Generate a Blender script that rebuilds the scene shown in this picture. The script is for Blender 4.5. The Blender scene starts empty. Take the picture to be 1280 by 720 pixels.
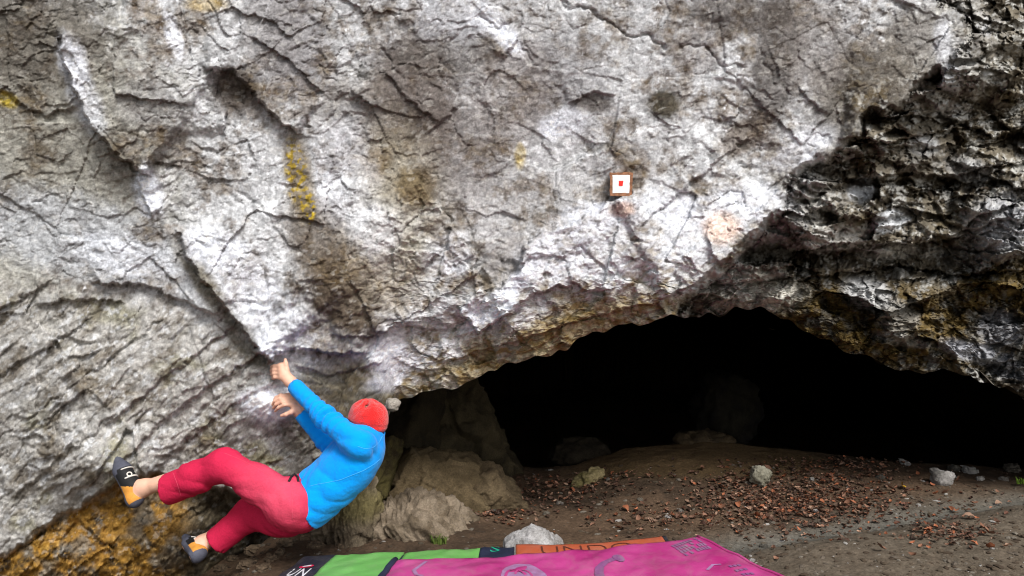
import bpy, bmesh, math, random
import numpy as np
from mathutils import Vector, Matrix
from mathutils.bvhtree import BVHTree

# ------------------------------------------------------------------ camera, world, sun, exposure
SC = bpy.context.scene
COL = SC.collection
CAM_H = 1.40                      # camera height above the dirt
FPX = 970.0                       # focal length in photo pixels (1280 wide)
cam_d = bpy.data.cameras.new('camera')
cam_d.sensor_width = 36.0
cam_d.lens = 36.0 * FPX / 1280.0
cam_d.clip_start = 0.05
cam_d.clip_end = 600.0
cam = bpy.data.objects.new('camera', cam_d)
COL.objects.link(cam)
cam.location = (0, 0, CAM_H)
cam.rotation_euler = (math.radians(90), 0, 0)
SC.camera = cam

SUN_EL, SUN_AZ = 46.0, 156.0      # compass direction the light comes from (behind the camera, to its right)
w = bpy.data.worlds.new('World')
SC.world = w
w.use_nodes = True
wn = w.node_tree
wn.nodes.clear()
sky = wn.nodes.new('ShaderNodeTexSky')
sky.sky_type = 'NISHITA'
sky.sun_disc = False
sky.sun_elevation = math.radians(SUN_EL)
sky.sun_rotation = math.radians(SUN_AZ)
sky.air_density = 1.0
sky.dust_density = 3.0
sky.ozone_density = 1.0
hs = wn.nodes.new('ShaderNodeHueSaturation')   # overcast: a grey veil over the blue
hs.inputs['Saturation'].default_value = 0.45
bg = wn.nodes.new('ShaderNodeBackground')
bg.inputs['Strength'].default_value = 0.07
wo = wn.nodes.new('ShaderNodeOutputWorld')
wn.links.new(sky.outputs[0], hs.inputs['Color'])
wn.links.new(hs.outputs[0], bg.inputs['Color'])
wn.links.new(bg.outputs[0], wo.inputs['Surface'])

sl = bpy.data.lights.new('sun', 'SUN')
sl.energy = 1.5
sl.angle = math.radians(20)
sl.color = (1.0, 0.975, 0.95)
so = bpy.data.objects.new('sun', sl)
COL.objects.link(so)
az, el = math.radians(SUN_AZ), math.radians(SUN_EL)
tosun = Vector((math.sin(az) * math.cos(el), math.cos(az) * math.cos(el), math.sin(el)))
so.rotation_euler = (-tosun).to_track_quat('-Z', 'Y').to_euler()
so.location = (0, -5, 12)

SC.view_settings.view_transform = 'Standard'
SC.view_settings.look = 'None'
SC.view_settings.gamma = 1.0
SC.view_settings.use_curve_mapping = False
SC.view_settings.exposure = 1.15
SC.render.engine = 'CYCLES'
SC.cycles.use_denoising = True
SC.cycles.filter_width = 1.1
SC.cycles.max_bounces = 5
SC.cycles.diffuse_bounces = 3

# ------------------------------------------------------------------ noise helpers (numpy)
def hsh(ix, iy, seed, iz=None):
    with np.errstate(over='ignore'):
        h = ix.astype(np.int64).astype(np.uint32) * np.uint32(374761393) + iy.astype(np.int64).astype(np.uint32) * np.uint32(668265263) + np.uint32((seed * 2246822519 + 12345) & 0xffffffff)
        if iz is not None:
            h = h + iz.astype(np.int64).astype(np.uint32) * np.uint32(3266489917)
        h = (h ^ (h >> np.uint32(13))) * np.uint32(1274126177)
        h = (h ^ (h >> np.uint32(16))) * np.uint32(2246822519)
        h = h ^ (h >> np.uint32(13))
    return h

def u01(h):
    return h.astype(np.float32) * np.float32(1.0 / 4294967296.0)

def perlin(x, y, seed=0):
    x = np.asarray(x, np.float32); y = np.asarray(y, np.float32)
    ix = np.floor(x); iy = np.floor(y)
    fx = x - ix; fy = y - iy
    ux = fx * fx * fx * (fx * (fx * 6 - 15) + 10); uy = fy * fy * fy * (fy * (fy * 6 - 15) + 10)
    def g(dx, dy):
        a = u01(hsh(ix + dx, iy + dy, seed)) * np.float32(6.2831853)
        return np.cos(a) * (fx - dx) + np.sin(a) * (fy - dy)
    a = g(0, 0); b = g(1, 0); c = g(0, 1); d = g(1, 1)
    return ((a + (b - a) * ux) * (1 - uy) + (c + (d - c) * ux) * uy) * np.float32(1.5)

def fbm(x, y, seed=0, octv=4, gain=0.5, lac=2.03):
    s = 0; a = 1.0; n = 0
    for i in range(octv):
        s = s + a * perlin(x, y, seed + i * 17)
        n += a; a *= gain
        x = x * lac + 3.7; y = y * lac - 1.9
    return s / n

def worley(x, y, seed=0, jit=1.0):
    """F1, F2, hash of nearest cell, offset to its point"""
    x = np.asarray(x, np.float32); y = np.asarray(y, np.float32)
    ix = np.floor(x); iy = np.floor(y)
    f1 = np.full(x.shape, 9.0, np.float32); f2 = f1.copy()
    bid = np.zeros(x.shape, np.uint32); bx = np.zeros_like(f1); by = np.zeros_like(f1)
    for dx in (-1, 0, 1):
        for dy in (-1, 0, 1):
            h = hsh(ix + dx, iy + dy, seed)
            px = ix + dx + 0.5 + (u01(h) - 0.5) * jit
            py = iy + dy + 0.5 + (u01(h * np.uint32(2654435761) + np.uint32(99)) - 0.5) * jit
            ox = x - px; oy = y - py
            d = ox * ox + oy * oy
            m = d < f1
            f2 = np.where(m, f1, np.minimum(f2, d))
            f1 = np.where(m, d, f1)
            bid = np.where(m, h, bid); bx = np.where(m, ox, bx); by = np.where(m, oy, by)
    return np.sqrt(f1), np.sqrt(f2), bid, bx, by

def facet(x, y, seed, tilt=1.0, step=0.5):
    """broken-rock height: every cell is its own tilted plane"""
    f1, f2, h, ox, oy = worley(x, y, seed)
    r = u01(h * np.uint32(747796405) + np.uint32(7)) - 0.5
    a = u01(h * np.uint32(2891336453) + np.uint32(3)) * np.float32(6.2831853)
    m = u01(h * np.uint32(1664525) + np.uint32(11))
    return r * step * 2 + (np.cos(a) * ox + np.sin(a) * oy) * m * tilt * 2, f2 - f1

def cells(x, y, seed):
    """a random value for every chip of a broken surface"""
    return u01(worley(x, y, seed)[2] * np.uint32(747796405) + np.uint32(7)) - 0.5

def ledges(v, width=.16):
    """saw-tooth shingles: swelling out as v grows, then cut back under"""
    f = v - np.floor(v)
    return np.where(f < 1 - width, f / (1 - width), (1 - f) / width)

def perlin3(p, seed=0):
    i = np.floor(p); f = p - i
    u = f * f * f * (f * (f * 6 - 15) + 10)
    def g(dx, dy, dz):
        h = hsh(i[:, 0] + dx, i[:, 1] + dy, seed, i[:, 2] + dz)
        a = u01(h) * 6.2831853; z = u01(h * np.uint32(747796405) + np.uint32(5)) * 2 - 1
        r = np.sqrt(np.maximum(1 - z * z, 0))
        return r * np.cos(a) * (f[:, 0] - dx) + r * np.sin(a) * (f[:, 1] - dy) + z * (f[:, 2] - dz)
    def lx(dy, dz):
        a = g(0, dy, dz); return a + (g(1, dy, dz) - a) * u[:, 0]
    a = lx(0, 0); a = a + (lx(1, 0) - a) * u[:, 1]
    b = lx(0, 1); b = b + (lx(1, 1) - b) * u[:, 1]
    return (a + (b - a) * u[:, 2]) * 1.4

def fbm3(p, seed=0, octv=4, gain=0.5):
    s = 0; a = 1.0; n = 0
    for k in range(octv):
        s = s + a * perlin3(p, seed + k * 13); n += a; a *= gain; p = p * 2.07 + 5.3
    return s / n

def facet3(p, seed, tilt=1.0, step=0.5):
    i = np.floor(p)
    best = np.full(len(p), 9.0); val = np.zeros(len(p))
    for dx in (-1, 0, 1):
        for dy in (-1, 0, 1):
            for dz in (-1, 0, 1):
                h = hsh(i[:, 0] + dx, i[:, 1] + dy, seed, i[:, 2] + dz)
                c = np.stack([i[:, 0] + dx + u01(h), i[:, 1] + dy + u01(h * np.uint32(2654435761) + np.uint32(9)), i[:, 2] + dz + u01(h * np.uint32(2246822519) + np.uint32(4))], 1)
                o = p - c; d = (o * o).sum(1)
                m = d < best
                gx = np.stack([u01(h * np.uint32(k) + np.uint32(1)) - 0.5 for k in (747796405, 2891336453, 1664525)], 1)
                v = (u01(h * np.uint32(277803737)) - 0.5) * 2 * step + (o * gx).sum(1) * 3 * tilt
                best = np.where(m, d, best); val = np.where(m, v, val)
    return val

def sstep(a, b, x):
    t = np.clip((x - a) / (b - a), 0, 1); return t * t * (3 - 2 * t)

def lin(r, g, b):
    def f(c):
        c /= 255.0
        return c / 12.92 if c <= 0.04045 else ((c + 0.055) / 1.055) ** 2.4
    return np.array([f(r), f(g), f(b)], np.float32)

def W(px, py, d):
    """the point d metres in front of the camera seen at this place of the photograph"""
    return np.array([(px - 640.0) / FPX * d, d, CAM_H + (360.0 - py) / FPX * d])

# ------------------------------------------------------------------ materials
def nt_mat(name):
    m = bpy.data.materials.new(name); m.use_nodes = True
    return m, m.node_tree, m.node_tree.nodes['Principled BSDF']

def mat(name, col, rough=0.8, spec=0.3, var=0.0, scale=40.0, bump=0.0, bscale=200.0, sheen=0.0, var2=None):
    m, nt, b = nt_mat(name)
    b.inputs['Roughness'].default_value = rough
    b.inputs['Specular IOR Level'].default_value = spec
    c = tuple(float(v) for v in col) + (1,)
    b.inputs['Base Color'].default_value = c
    tc = nt.nodes.new('ShaderNodeTexCoord')
    if var:
        n = nt.nodes.new('ShaderNodeTexNoise'); n.inputs['Scale'].default_value = scale; n.inputs['Detail'].default_value = 5
        nt.links.new(tc.outputs['Object'], n.inputs['Vector'])
        r = nt.nodes.new('ShaderNodeValToRGB')
        r.color_ramp.elements[0].position = 0.3; r.color_ramp.elements[1].position = 0.7
        r.color_ramp.elements[0].color = tuple(v * (1 - var) for v in c[:3]) + (1,)
        r.color_ramp.elements[1].color = tuple(min(1, v * (1 + var)) for v in (var2 if var2 is not None else c[:3])) + (1,)
        nt.links.new(n.outputs['Fac'], r.inputs['Fac']); nt.links.new(r.outputs['Color'], b.inputs['Base Color'])
    if bump:
        n2 = nt.nodes.new('ShaderNodeTexNoise'); n2.inputs['Scale'].default_value = bscale; n2.inputs['Detail'].default_value = 4
        nt.links.new(tc.outputs['Object'], n2.inputs['Vector'])
        bp = nt.nodes.new('ShaderNodeBump'); bp.inputs['Strength'].default_value = bump; bp.inputs['Distance'].default_value = 0.01
        nt.links.new(n2.outputs['Fac'], bp.inputs['Height']); nt.links.new(bp.outputs['Normal'], b.inputs['Normal'])
    if sheen:
        b.inputs['Sheen Weight'].default_value = sheen
    return m

def attr_mat(name, rough=0.9, spec=0.15, fine=0.25, fscale=90.0, bump=0.5, bscale=130.0, bdist=0.006):
    """colour from the 'Col' attribute (stone, stains, lichen), broken up by fine mineral grain"""
    m, nt, b = nt_mat(name)
    b.inputs['Roughness'].default_value = rough
    b.inputs['Specular IOR Level'].default_value = spec
    at = nt.nodes.new('ShaderNodeAttribute'); at.attribute_name = 'Col'
    tc = nt.nodes.new('ShaderNodeTexCoord')
    n = nt.nodes.new('ShaderNodeTexNoise'); n.inputs['Scale'].default_value = fscale; n.inputs['Detail'].default_value = 6; n.inputs['Roughness'].default_value = 0.7
    nt.links.new(tc.outputs['Object'], n.inputs['Vector'])
    mr = nt.nodes.new('ShaderNodeMapRange')
    mr.inputs['From Min'].default_value = 0.3; mr.inputs['From Max'].default_value = 0.7
    mr.inputs['To Min'].default_value = 1 - fine; mr.inputs['To Max'].default_value = 1 + fine
    nt.links.new(n.outputs['Fac'], mr.inputs['Value'])
    mx = nt.nodes.new('ShaderNodeVectorMath'); mx.operation = 'SCALE'
    nt.links.new(at.outputs['Color'], mx.inputs[0]); nt.links.new(mr.outputs[0], mx.inputs['Scale'])
    nt.links.new(mx.outputs[0], b.inputs['Base Color'])
    n2 = nt.nodes.new('ShaderNodeTexNoise'); n2.inputs['Scale'].default_value = bscale; n2.inputs['Detail'].default_value = 6; n2.inputs['Roughness'].default_value = 0.65
    nt.links.new(tc.outputs['Object'], n2.inputs['Vector'])
    bp = nt.nodes.new('ShaderNodeBump'); bp.inputs['Strength'].default_value = bump; bp.inputs['Distance'].default_value = bdist
    nt.links.new(n2.outputs['Fac'], bp.inputs['Height']); nt.links.new(bp.outputs['Normal'], b.inputs['Normal'])
    return m

# ------------------------------------------------------------------ object helpers
OFF = {}
def base_of(o):
    return OFF.get(o, np.zeros(3)) if o is not None else np.zeros(3)

def mesh_data(name, V, F, smooth=True, col=None):
    """F: (n,3) or (n,4) int array, or a list of index lists"""
    me = bpy.data.meshes.new(name)
    V = np.asarray(V, np.float32)
    if isinstance(F, np.ndarray):
        n, k = F.shape
        me.vertices.add(len(V)); me.loops.add(n * k); me.polygons.add(n)
        me.vertices.foreach_set('co', V.ravel())
        me.loops.foreach_set('vertex_index', F.astype(np.int32).ravel())
        me.polygons.foreach_set('loop_start', np.arange(0, n * k, k, dtype=np.int32))
        me.polygons.foreach_set('loop_total', np.full(n, k, np.int32))
        me.update(calc_edges=True)
    else:
        me.from_pydata(V.tolist(), [], [list(f) for f in F]); me.update()
    me.polygons.foreach_set('use_smooth', np.full(len(me.polygons), smooth, bool))
    if col is not None:
        a = me.attributes.new('Col', 'FLOAT_COLOR', 'POINT')
        c = np.ones((len(V), 4), np.float32); c[:, :3] = col
        a.data.foreach_set('color', c.ravel())
    return me

def obj(name, V, F, m, parent=None, smooth=True, col=None, origin=None):
    """one mesh object; V in world coordinates"""
    V = np.asarray(V, float)
    if parent is not None:
        org = base_of(parent)
    else:
        org = np.array(origin if origin is not None else (0, 0, 0), float)
    me = mesh_data(name, V - org, F, smooth, col)
    if m is not None:
        for mm in (m if isinstance(m, (list, tuple)) else [m]):
            me.materials.append(mm)
    o = bpy.data.objects.new(name, me); COL.objects.link(o)
    if parent is not None:
        o.parent = parent
    else:
        o.location = org
    OFF[o] = org
    return o

def thing(name, label, cat, loc, group=None):
    o = bpy.data.objects.new(name, None); COL.objects.link(o)
    o.location = loc; o.empty_display_size = 0.1
    OFF[o] = np.array(loc, float)
    return tag(o, label, cat, group)

def tag(o, label=None, cat=None, group=None, kind=None):
    if label: o['label'] = label
    if cat: o['category'] = cat
    if group: o['group'] = group
    if kind: o['kind'] = kind
    return o

def grid_faces(nr, nc):
    i = np.arange(nr - 1)[:, None] * nc + np.arange(nc - 1)[None, :]
    return np.stack([i, i + 1, i + nc + 1, i + nc], -1).reshape(-1, 4)

# ------------------------------------------------------------------ the cliff
exec_marks = []
def geo_ext(start, end, first, ratio):
    out = []; x = start; s = first
    sg = 1 if end > start else -1
    while (x - end) * sg < 0:
        x += s * sg; s *= ratio; out.append(x)
    return np.array(out)

LIP = np.array([(-1500, 800), (300, 770), (400, 735), (425, 690), (440, 640), (458, 590), (476, 545), (492, 507), (512, 497), (540, 492), (565, 484),
                (590, 472), (640, 456), (690, 441), (740, 414), (790, 403), (830, 399), (880, 396), (920, 386), (950, 388), (985, 402), (1020, 420),
                (1060, 440), (1120, 456), (1180, 466), (1240, 481), (1280, 497), (1340, 520), (1420, 560), (1500, 650), (1560, 760), (1700, 810), (3500, 830)], float)

def polydist(x, y, pts, ref):
    """signed distance to a polyline, + on the side of ref"""
    P = np.array(pts, np.float32)
    best = np.full(x.shape, 1e9, np.float32); sgn = np.zeros_like(best)
    rb, rs = 1e9, 0
    for k in range(len(P) - 1):
        a, b = P[k], P[k + 1]; d = b - a; L2 = float(d @ d)
        t = np.clip(((x - a[0]) * d[0] + (y - a[1]) * d[1]) / L2, 0, 1)
        ex = x - a[0] - t * d[0]; ey = y - a[1] - t * d[1]
        q = ex * ex + ey * ey
        cr = d[0] * (y - a[1]) - d[1] * (x - a[0])
        m = q < best
        best = np.where(m, q, best); sgn = np.where(m, np.sign(cr), sgn)
        tr = min(1, max(0, ((ref[0] - a[0]) * d[0] + (ref[1] - a[1]) * d[1]) / L2))
        e = np.array([ref[0] - a[0] - tr * d[0], ref[1] - a[1] - tr * d[1]]); qq = float(e @ e)
        if qq < rb:
            rb = qq; rs = np.sign(d[0] * (ref[1] - a[1]) - d[1] * (ref[0] - a[0]))
    return np.sqrt(best) * sgn * rs

def endfade(x, y, pts, r):
    """1 along the polyline, fading out past its two ends"""
    P = np.array(pts, np.float32)
    out = np.ones(x.shape, np.float32)
    for a, b in ((P[0], P[1]), (P[-1], P[-2])):
        d = b - a; d = d / np.linalg.norm(d)
        s = (x - a[0]) * d[0] + (y - a[1]) * d[1]
        out = out * sstep(-r, r * 0.6, s)
    return out

#  raised edges: (points, a point on the proud side, height in m, how far the rise carries in photo px, end fade px)
EDGES = [
    ([(72, 40), (78, 75), (92, 110), (108, 150), (140, 188), (178, 216)], (160, 110), .13, 80, 12),
    ([(72, 48), (110, 18), (140, 30), (168, 34), (190, 22)], (130, 60), .030, 40, 10),
    ([(110, -10), (135, 8), (168, 34)], (90, 10), .030, 40, 10),
    ([(222, 0), (230, 30), (238, 70), (258, 108), (284, 140), (284, 160)], (190, 90), .065, 60, 10),
    ([(260, 85), (292, 88), (318, 118), (345, 150), (370, 165)], (350, 80), .075, 60, 12),
    ([(175, 205), (170, 225), (178, 245), (186, 268)], (200, 240), .050, 32, 8),
    ([(120, 128), (150, 110), (180, 118), (192, 122)], (150, 140), .014, 30, 8),
    ([(150, 185), (168, 175), (178, 160)], (140, 160), .015, 30, 8),
    ([(-40, 108), (10, 118), (32, 136), (60, 143), (92, 136)], (40, 90), .022, 60, 10),
    ([(-40, 400), (20, 378), (60, 352)], (0, 340), .030, 60, 12),
    ([(50, 382), (100, 374), (150, 378)], (100, 350), .035, 60, 12),
    ([(120, 355), (150, 355), (188, 358), (215, 371), (252, 387), (270, 398)], (220, 330), .055, 90, 12),
    ([(225, 295), (232, 318), (248, 345), (268, 368), (290, 398), (312, 425), (330, 447)], (340, 350), .120, 130, 14),
    ([(320, 440), (338, 450), (360, 436), (395, 438), (425, 444), (450, 440)], (370, 410), .090, 70, 10),
    ([(375, 458), (410, 470), (440, 464), (470, 455)], (420, 445), .030, 40, 10),
    ([(520, 222), (546, 252), (568, 284), (594, 316), (600, 352), (608, 372)], (500, 340), .13, 90, 14),
    ([(608, 374), (630, 356), (648, 340), (656, 308), (684, 286), (722, 278), (758, 254), (800, 238)], (760, 330), .095, 90, 16),
    ([(574, 388), (590, 408), (598, 418), (622, 402), (646, 384)], (606, 386), .11, 40, 8),
    ([(640, 384), (676, 366), (716, 354), (738, 366), (760, 362)], (690, 340), .050, 60, 12),
    ([(500, 402), (540, 414), (576, 404)], (540, 390), .040, 50, 12),
    ([(420, 420), (460, 424), (500, 406)], (450, 400), .035, 50, 12),
    ([(640, 430), (690, 412), (740, 398), (800, 384), (840, 372)], (720, 370), .060, 50, 14),
    ([(560, 452), (600, 440), (640, 428)], (590, 420), .050, 45, 12),
    ([(832, 374), (858, 362), (884, 344), (910, 322), (940, 292), (970, 262)], (870, 300), .100, 90, 10),
    ([(806, 280), (840, 252), (872, 222), (905, 196), (936, 172)], (830, 200), .030, 60, 12),
    ([(1000, 110), (1010, 125), (1030, 140)], (1030, 110), .02, 40, 8),
    ([(480, 90), (520, 135), (545, 150)], (540, 100), .02, 50, 10),
    ([(536, 166), (556, 148), (574, 132)], (530, 140), .02, 40, 8),
    ([(630, 72), (640, 62), (645, 50)], (620, 50), .025, 40, 6),
    ([(715, 128), (740, 116), (765, 118)], (740, 100), .02, 30, 8),
    # strata of the lower left, running up to the right
    ([(-20, 560), (60, 505), (130, 455), (200, 400)], (40, 480), .018, 50, 14),
    ([(20, 620), (90, 560), (160, 510), (230, 455), (290, 410)], (80, 520), .025, 60, 14),
    ([(80, 620), (140, 590), (200, 530), (262, 482), (330, 440)], (140, 540), .030, 60, 14),
    ([(190, 590), (250, 540), (300, 500), (340, 480)], (230, 520), .022, 60, 14),
    ([(-20, 480), (50, 440), (110, 400)], (30, 430), .030, 50, 14),
    # ledge along the right of the cave roof
    ([(960, 392), (990, 372), (1000, 352), (990, 340)], (930, 360), .16, 80, 10),
    ([(1000, 350), (1060, 340), (1130, 332), (1200, 345), (1290, 335)], (1130, 310), .16, 50, 16),
    ([(985, 232), (1020, 262), (1080, 276), (1130, 268)], (1080, 240), .10, 50, 12),
    ([(1060, 172), (1110, 178), (1150, 170), (1200, 160)], (1120, 140), .14, 40, 12),
    ([(1150, 120), (1190, 150), (1240, 170), (1300, 165)], (1230, 120), .12, 50, 14),
    ([(1090, 225), (1130, 215), (1190, 222), (1250, 205)], (1170, 195), .12, 40, 12),
    ([(1010, 318), (1060, 312), (1110, 318), (1150, 300)], (1060, 295), .10, 40, 12),
    ([(1160, 440), (1185, 400), (1180, 365)], (1120, 400), .10, 60, 12),
]
CRACKS = [([(700, 0), (712, 10), (738, 12), (758, 28), (782, 42), (812, 46), (832, 62)], .018, 2.2), ([(850, 60), (880, 55), (900, 80), (930, 85)], .012, 2.0),
          ([(0, 232), (16, 222), (24, 236)], .010, 2.0), ([(40, 255), (60, 246), (78, 247)], .010, 2.0), ([(655, 60), (668, 80), (674, 86)], .010, 2),
          ([(754, 243), (762, 245), (766, 252)], .010, 1.6), ([(600, 20), (620, 35), (640, 30)], .010, 1.6), ([(230, 280), (240, 300), (260, 310)], .01, 2),
          ([(480, 60), (492, 88), (504, 100)], .012, 2), ([(300, 240), (330, 262), (352, 300)], .010, 2), ([(950, 60), (966, 100), (990, 118)], .010, 2)]

def build_cliff():
    rc = random.Random(4)
    xin = np.arange(-40, 1321, 1.3)
    xs = np.concatenate([geo_ext(-40, -1400, 3, 1.12)[::-1], xin, geo_ext(1320, 2900, 3, 1.12)])
    top = geo_ext(-30, -1700, 2.5, 1.1)[::-1]
    NR = 600
    lip = np.interp(xs, LIP[:, 0], LIP[:, 1])
    jag = fbm(xs / 22.0, xs * 0 + .5, 5, 3) * 11 + facet(xs / 24.0, xs * 0 + .3, 91, 0.8, 0.4)[0] * 8
    jag = np.convolve(np.pad(jag, 8, mode='edge'), np.hanning(17) / np.hanning(17).sum(), 'valid') * sstep(470, 520, xs)
    lip = lip + jag
    t = np.linspace(0, 1, NR)
    X = np.broadcast_to(xs[None, :], (len(top) + NR, len(xs))).astype(np.float32)
    Y = np.concatenate([np.broadcast_to(top[:, None], (len(top), len(xs))), np.where(t[:, None] < .56, -30 + t[:, None] / .56 * 380, 350 + (t[:, None] - .56) / .44 * (lip[None, :] - 350))], 0).astype(np.float32)
    s, q = X / 240.0, Y / 240.0             # wall coordinates, about metres
    # edges wander: warp the drawing
    wx = X + fbm(s * 5, q * 5, 11, 4, .6) * 13; wy = Y + fbm(s * 5, q * 5, 31, 4, .6) * 13
    wx2 = X + fbm(s * 14, q * 14, 51, 3, .6) * 7; wy2 = Y + fbm(s * 14, q * 14, 61, 3, .6) * 7
    wx = (wx + wx2) * .5; wy = (wy + wy2) * .5

    # region masks
    rx_ = wx2 + fbm(s * 2.6, q * 2.6, 711, 3) * 34 * sstep(960, 1060, X); ry_ = wy2 + fbm(s * 2.6, q * 2.6, 712, 3) * 34 * sstep(960, 1060, X)
    rdist = polydist(rx_, ry_, [(830, 392), (858, 366), (884, 346), (910, 324), (940, 294), (972, 262), (984, 222), (1058, 172), (1120, 122), (1186, 76), (1192, 44), (1172, 0), (1160, -60), (1160, -1800)], (1250, 200)) - 400 * (1 - sstep(800, 850, X))
    right = sstep(-3, 12, rdist)
    gold = sstep(-2, 7, polydist(wx2, wy2, [(-1500, 760), (-40, 712), (10, 690), (70, 646), (104, 630), (148, 602), (190, 588), (250, 604), (330, 622), (410, 622), (450, 600), (520, 540)], (150, 690)))
    gold = gold * sstep(540, 500, X) * sstep(545, 575, Y)
    under = gold * sstep(225, 330, X)
    low_left = sstep(-20, 20, polydist(wx, wy, [(-1500, 340), (0, 350), (60, 372), (150, 366), (215, 380), (268, 402), (330, 455), (400, 520), (480, 560), (700, 800)], (100, 520))) * (1 - right)
    dl = lip[None, :] - Y
    cavecol = sstep(470, 530, X)
    vpan = sstep(-4, 6, polydist(wx, wy, [(440, 60), (520, 222), (568, 284), (598, 330), (606, 372), (648, 340), (656, 308), (722, 278), (800, 236), (900, 150)], (640, 200)))

    # macro depth of the wall, metres from the camera
    def bump(a, cx, cy, rx, ry):
        return a * np.exp(-((X - cx) / rx) ** 2 - ((Y - cy) / ry) ** 2)
    D = 4.0 + .0005 * (Y - 300)
    D = D + np.where(Y < -30, -(-30 - Y) * .0004, 0)
    D = D + bump(-.12, 430, 330, 120, 120) + bump(-.12, 800, 320, 170, 70) + bump(.05, 620, 230, 120, 120) + bump(-.06, 160, 120, 110, 110)
    D = D + bump(.14, 440, 560, 90, 90) + bump(-.10, 90, 500, 170, 110) + bump(.06, 280, 110, 40, 40)
    D = D + .09 * np.exp(-np.maximum(dl, 0) / 30) * cavecol * (1 - right)
    D = D + bump(.06, 300, 600, 90, 70)
    D = D + gold * (.13 + .0004 * np.clip(Y - 600, 0, 200)) + under * (.14 + .004 * np.clip(Y - 600, 0, 200)) + bump(-.20, 90, 705, 120, 55) * gold
    Dr = .62 + .0006 * (X - 1000) + bump(-.30, 1130, 415, 190, 55) + bump(-.34, 1275, 270, 70, 70) + bump(-.20, 1040, 250, 70, 60) + bump(.18, 1200, 120, 90, 80) + bump(.2, 1130, 330, 160, 22)
    Dr = Dr + .18 * np.exp(-np.maximum(dl, 0) / 28) + bump(-.22, 930, 370, 75, 28) + bump(-.12, 1090, 225, 60, 40)
    D = D + right * (.16 + (np.clip(Dr, .12, 2) - .16) * np.maximum(sstep(0, 130, rdist), sstep(270, 330, Y)))

    D = D + bump(-.06, 338, 462, 40, 26) + bump(-.13, 334, 508, 34, 26) + bump(-.16, 125, 580, 60, 40) + bump(-.20, 210, 672, 50, 34)
    # fine relief, metres toward the viewer
    lipz = np.exp(-np.maximum(dl, 0) / 62) * cavecol * (1 - right)
    H = np.zeros_like(D)
    rough = .75 + .55 * low_left + 1.3 * right + .5 * gold + .5 * np.exp(-np.maximum(dl, 0) / 70) * cavecol - .25 * vpan * (1 - right)
    rough = rough + bump(.7, 470, 340, 130, 120) * (1 - right) + bump(.4, 300, 90, 60, 80)
    rough = rough * (.8 + .5 * fbm(s * 1.7, q * 1.7, 301, 2))
    for (pts, ref, a, L, ef) in EDGES:
        P = np.array(pts); m0 = (P[:, 0].min() - 3 * L, P[:, 1].min() - 3 * L); m1 = (P[:, 0].max() + 3 * L, P[:, 1].max() + 3 * L)
        ok = np.where((X.max(0) >= m0[0]) & (X.max(0) <= m1[0]))[0]
        if not len(ok): continue
        c0, c1 = ok[0], ok[-1] + 1
        ax, ay = wx2[:, c0:c1], wy2[:, c0:c1]
        d = polydist(ax, ay, pts, ref)
        f = endfade(ax, ay, pts, ef)
        H[:, c0:c1] += a * f * np.where(d > 0, np.exp(-np.maximum(d, 0) / L), 0) * np.minimum(1, .35 + np.maximum(d, 0) / 3.0) - a * .25 * f * np.where(d <= 0, np.exp(np.minimum(d, 0) / (L * .25)), 0)
    for (pts, a, wd) in CRACKS:
        d = np.abs(polydist(wx2, wy2, pts, (0, 0)))
        H -= a * np.exp(-(d / wd) ** 2) * endfade(wx2, wy2, pts, 6)
    ws, wq = wx / 240.0, wy / 240.0
    ca, sa = math.cos(math.radians(38)), math.sin(math.radians(38))
    ul = ws * ca - wq * sa; vl = ws * sa + wq * ca               # along / across the diagonal strata
    diag = low_left * .85 + gold * .6
    # big broken planes
    fa, ea = facet(ws * 2.2, wq * 2.2, 71, 1.0, .35); H += fa * .036 * rough
    fb1, e1 = facet(ws * 5.5, wq * 5.5, 72, 1.0, .35); fb2, e2 = facet(ul * 2.2, vl * 9, 73, 1.0, .5)
    H += (fb1 * (1 - diag) * 1.0 + fb2 * diag * .7) * .018 * rough
    fr1, er = facet(ws * 2.4, wq * 6.5, 74, .8, .6); H += fr1 * .20 * right
    fr2, er2 = facet(ws * 7 + .3, wq * 13, 75, .9, .6); H += fr2 * .085 * right
    fr3, _ = facet(ws * 17 + .3, wq * 26, 76, .9, .6); H += fr3 * .020 * right
    fc1, e3 = facet(wx2 / 240 * 13, wy2 / 240 * 15, 77, 1.0, .35); fc2, e4 = facet(ul * 6, vl * 24, 78, 1.0, .5)
    H += (fc1 * (1 - diag) + fc2 * diag) * .0085 * rough + (fb1 * .030 + fc1 * .014) * lipz
    fd1, e5 = facet(wx2 / 240 * 30, wy2 / 240 * 34, 79, 1.0, .4); fd2, e6 = facet(ul * 15, vl * 50, 80, 1.0, .5)
    H += (fd1 * (1 - diag) + fd2 * diag) * .0040 * rough
    fe, _ = facet(s * 70, q * 76, 81, 1.0, .4); H += fe * .0015 * rough
    H = H
    # shingled chips: edges overhanging downwards, in patches
    vd = wq + .34 * ws * (1 - right)          # the way the chips hang
    vd = vd * (1 - diag) + (vl + .25 * fbm(s * 3, q * 3, 720, 3)) * diag
    for fr, am, sd, th in ((4.5, .030, 719, .14), (9, .020, 721, .12), (19, .0105, 723, .10), (40, .0046, 725, .08), (70, .0022, 727, .05)):
        wob_ = fbm(s * fr * .42, q * fr * .42, sd, 3, .6)
        pm = sstep(th, th + .22, fbm(s * fr * .33 + 9, q * fr * .33, sd + 1, 3))
        pm = np.maximum(pm, .75 * np.maximum(lipz, np.maximum(right * .9, np.maximum(gold * .6, low_left * .22))))
        H += (ledges(vd * fr + wob_ * 2.4) - .4) * am * pm * (.25 + .75 * rough) * (.62 + .9 * lipz + 1.3 * right + .25 * low_left)
    # patchy thin cracks between planes
    cm = sstep(.05, .35, fbm(s * 2.5, q * 2.5, 401, 3))
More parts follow.
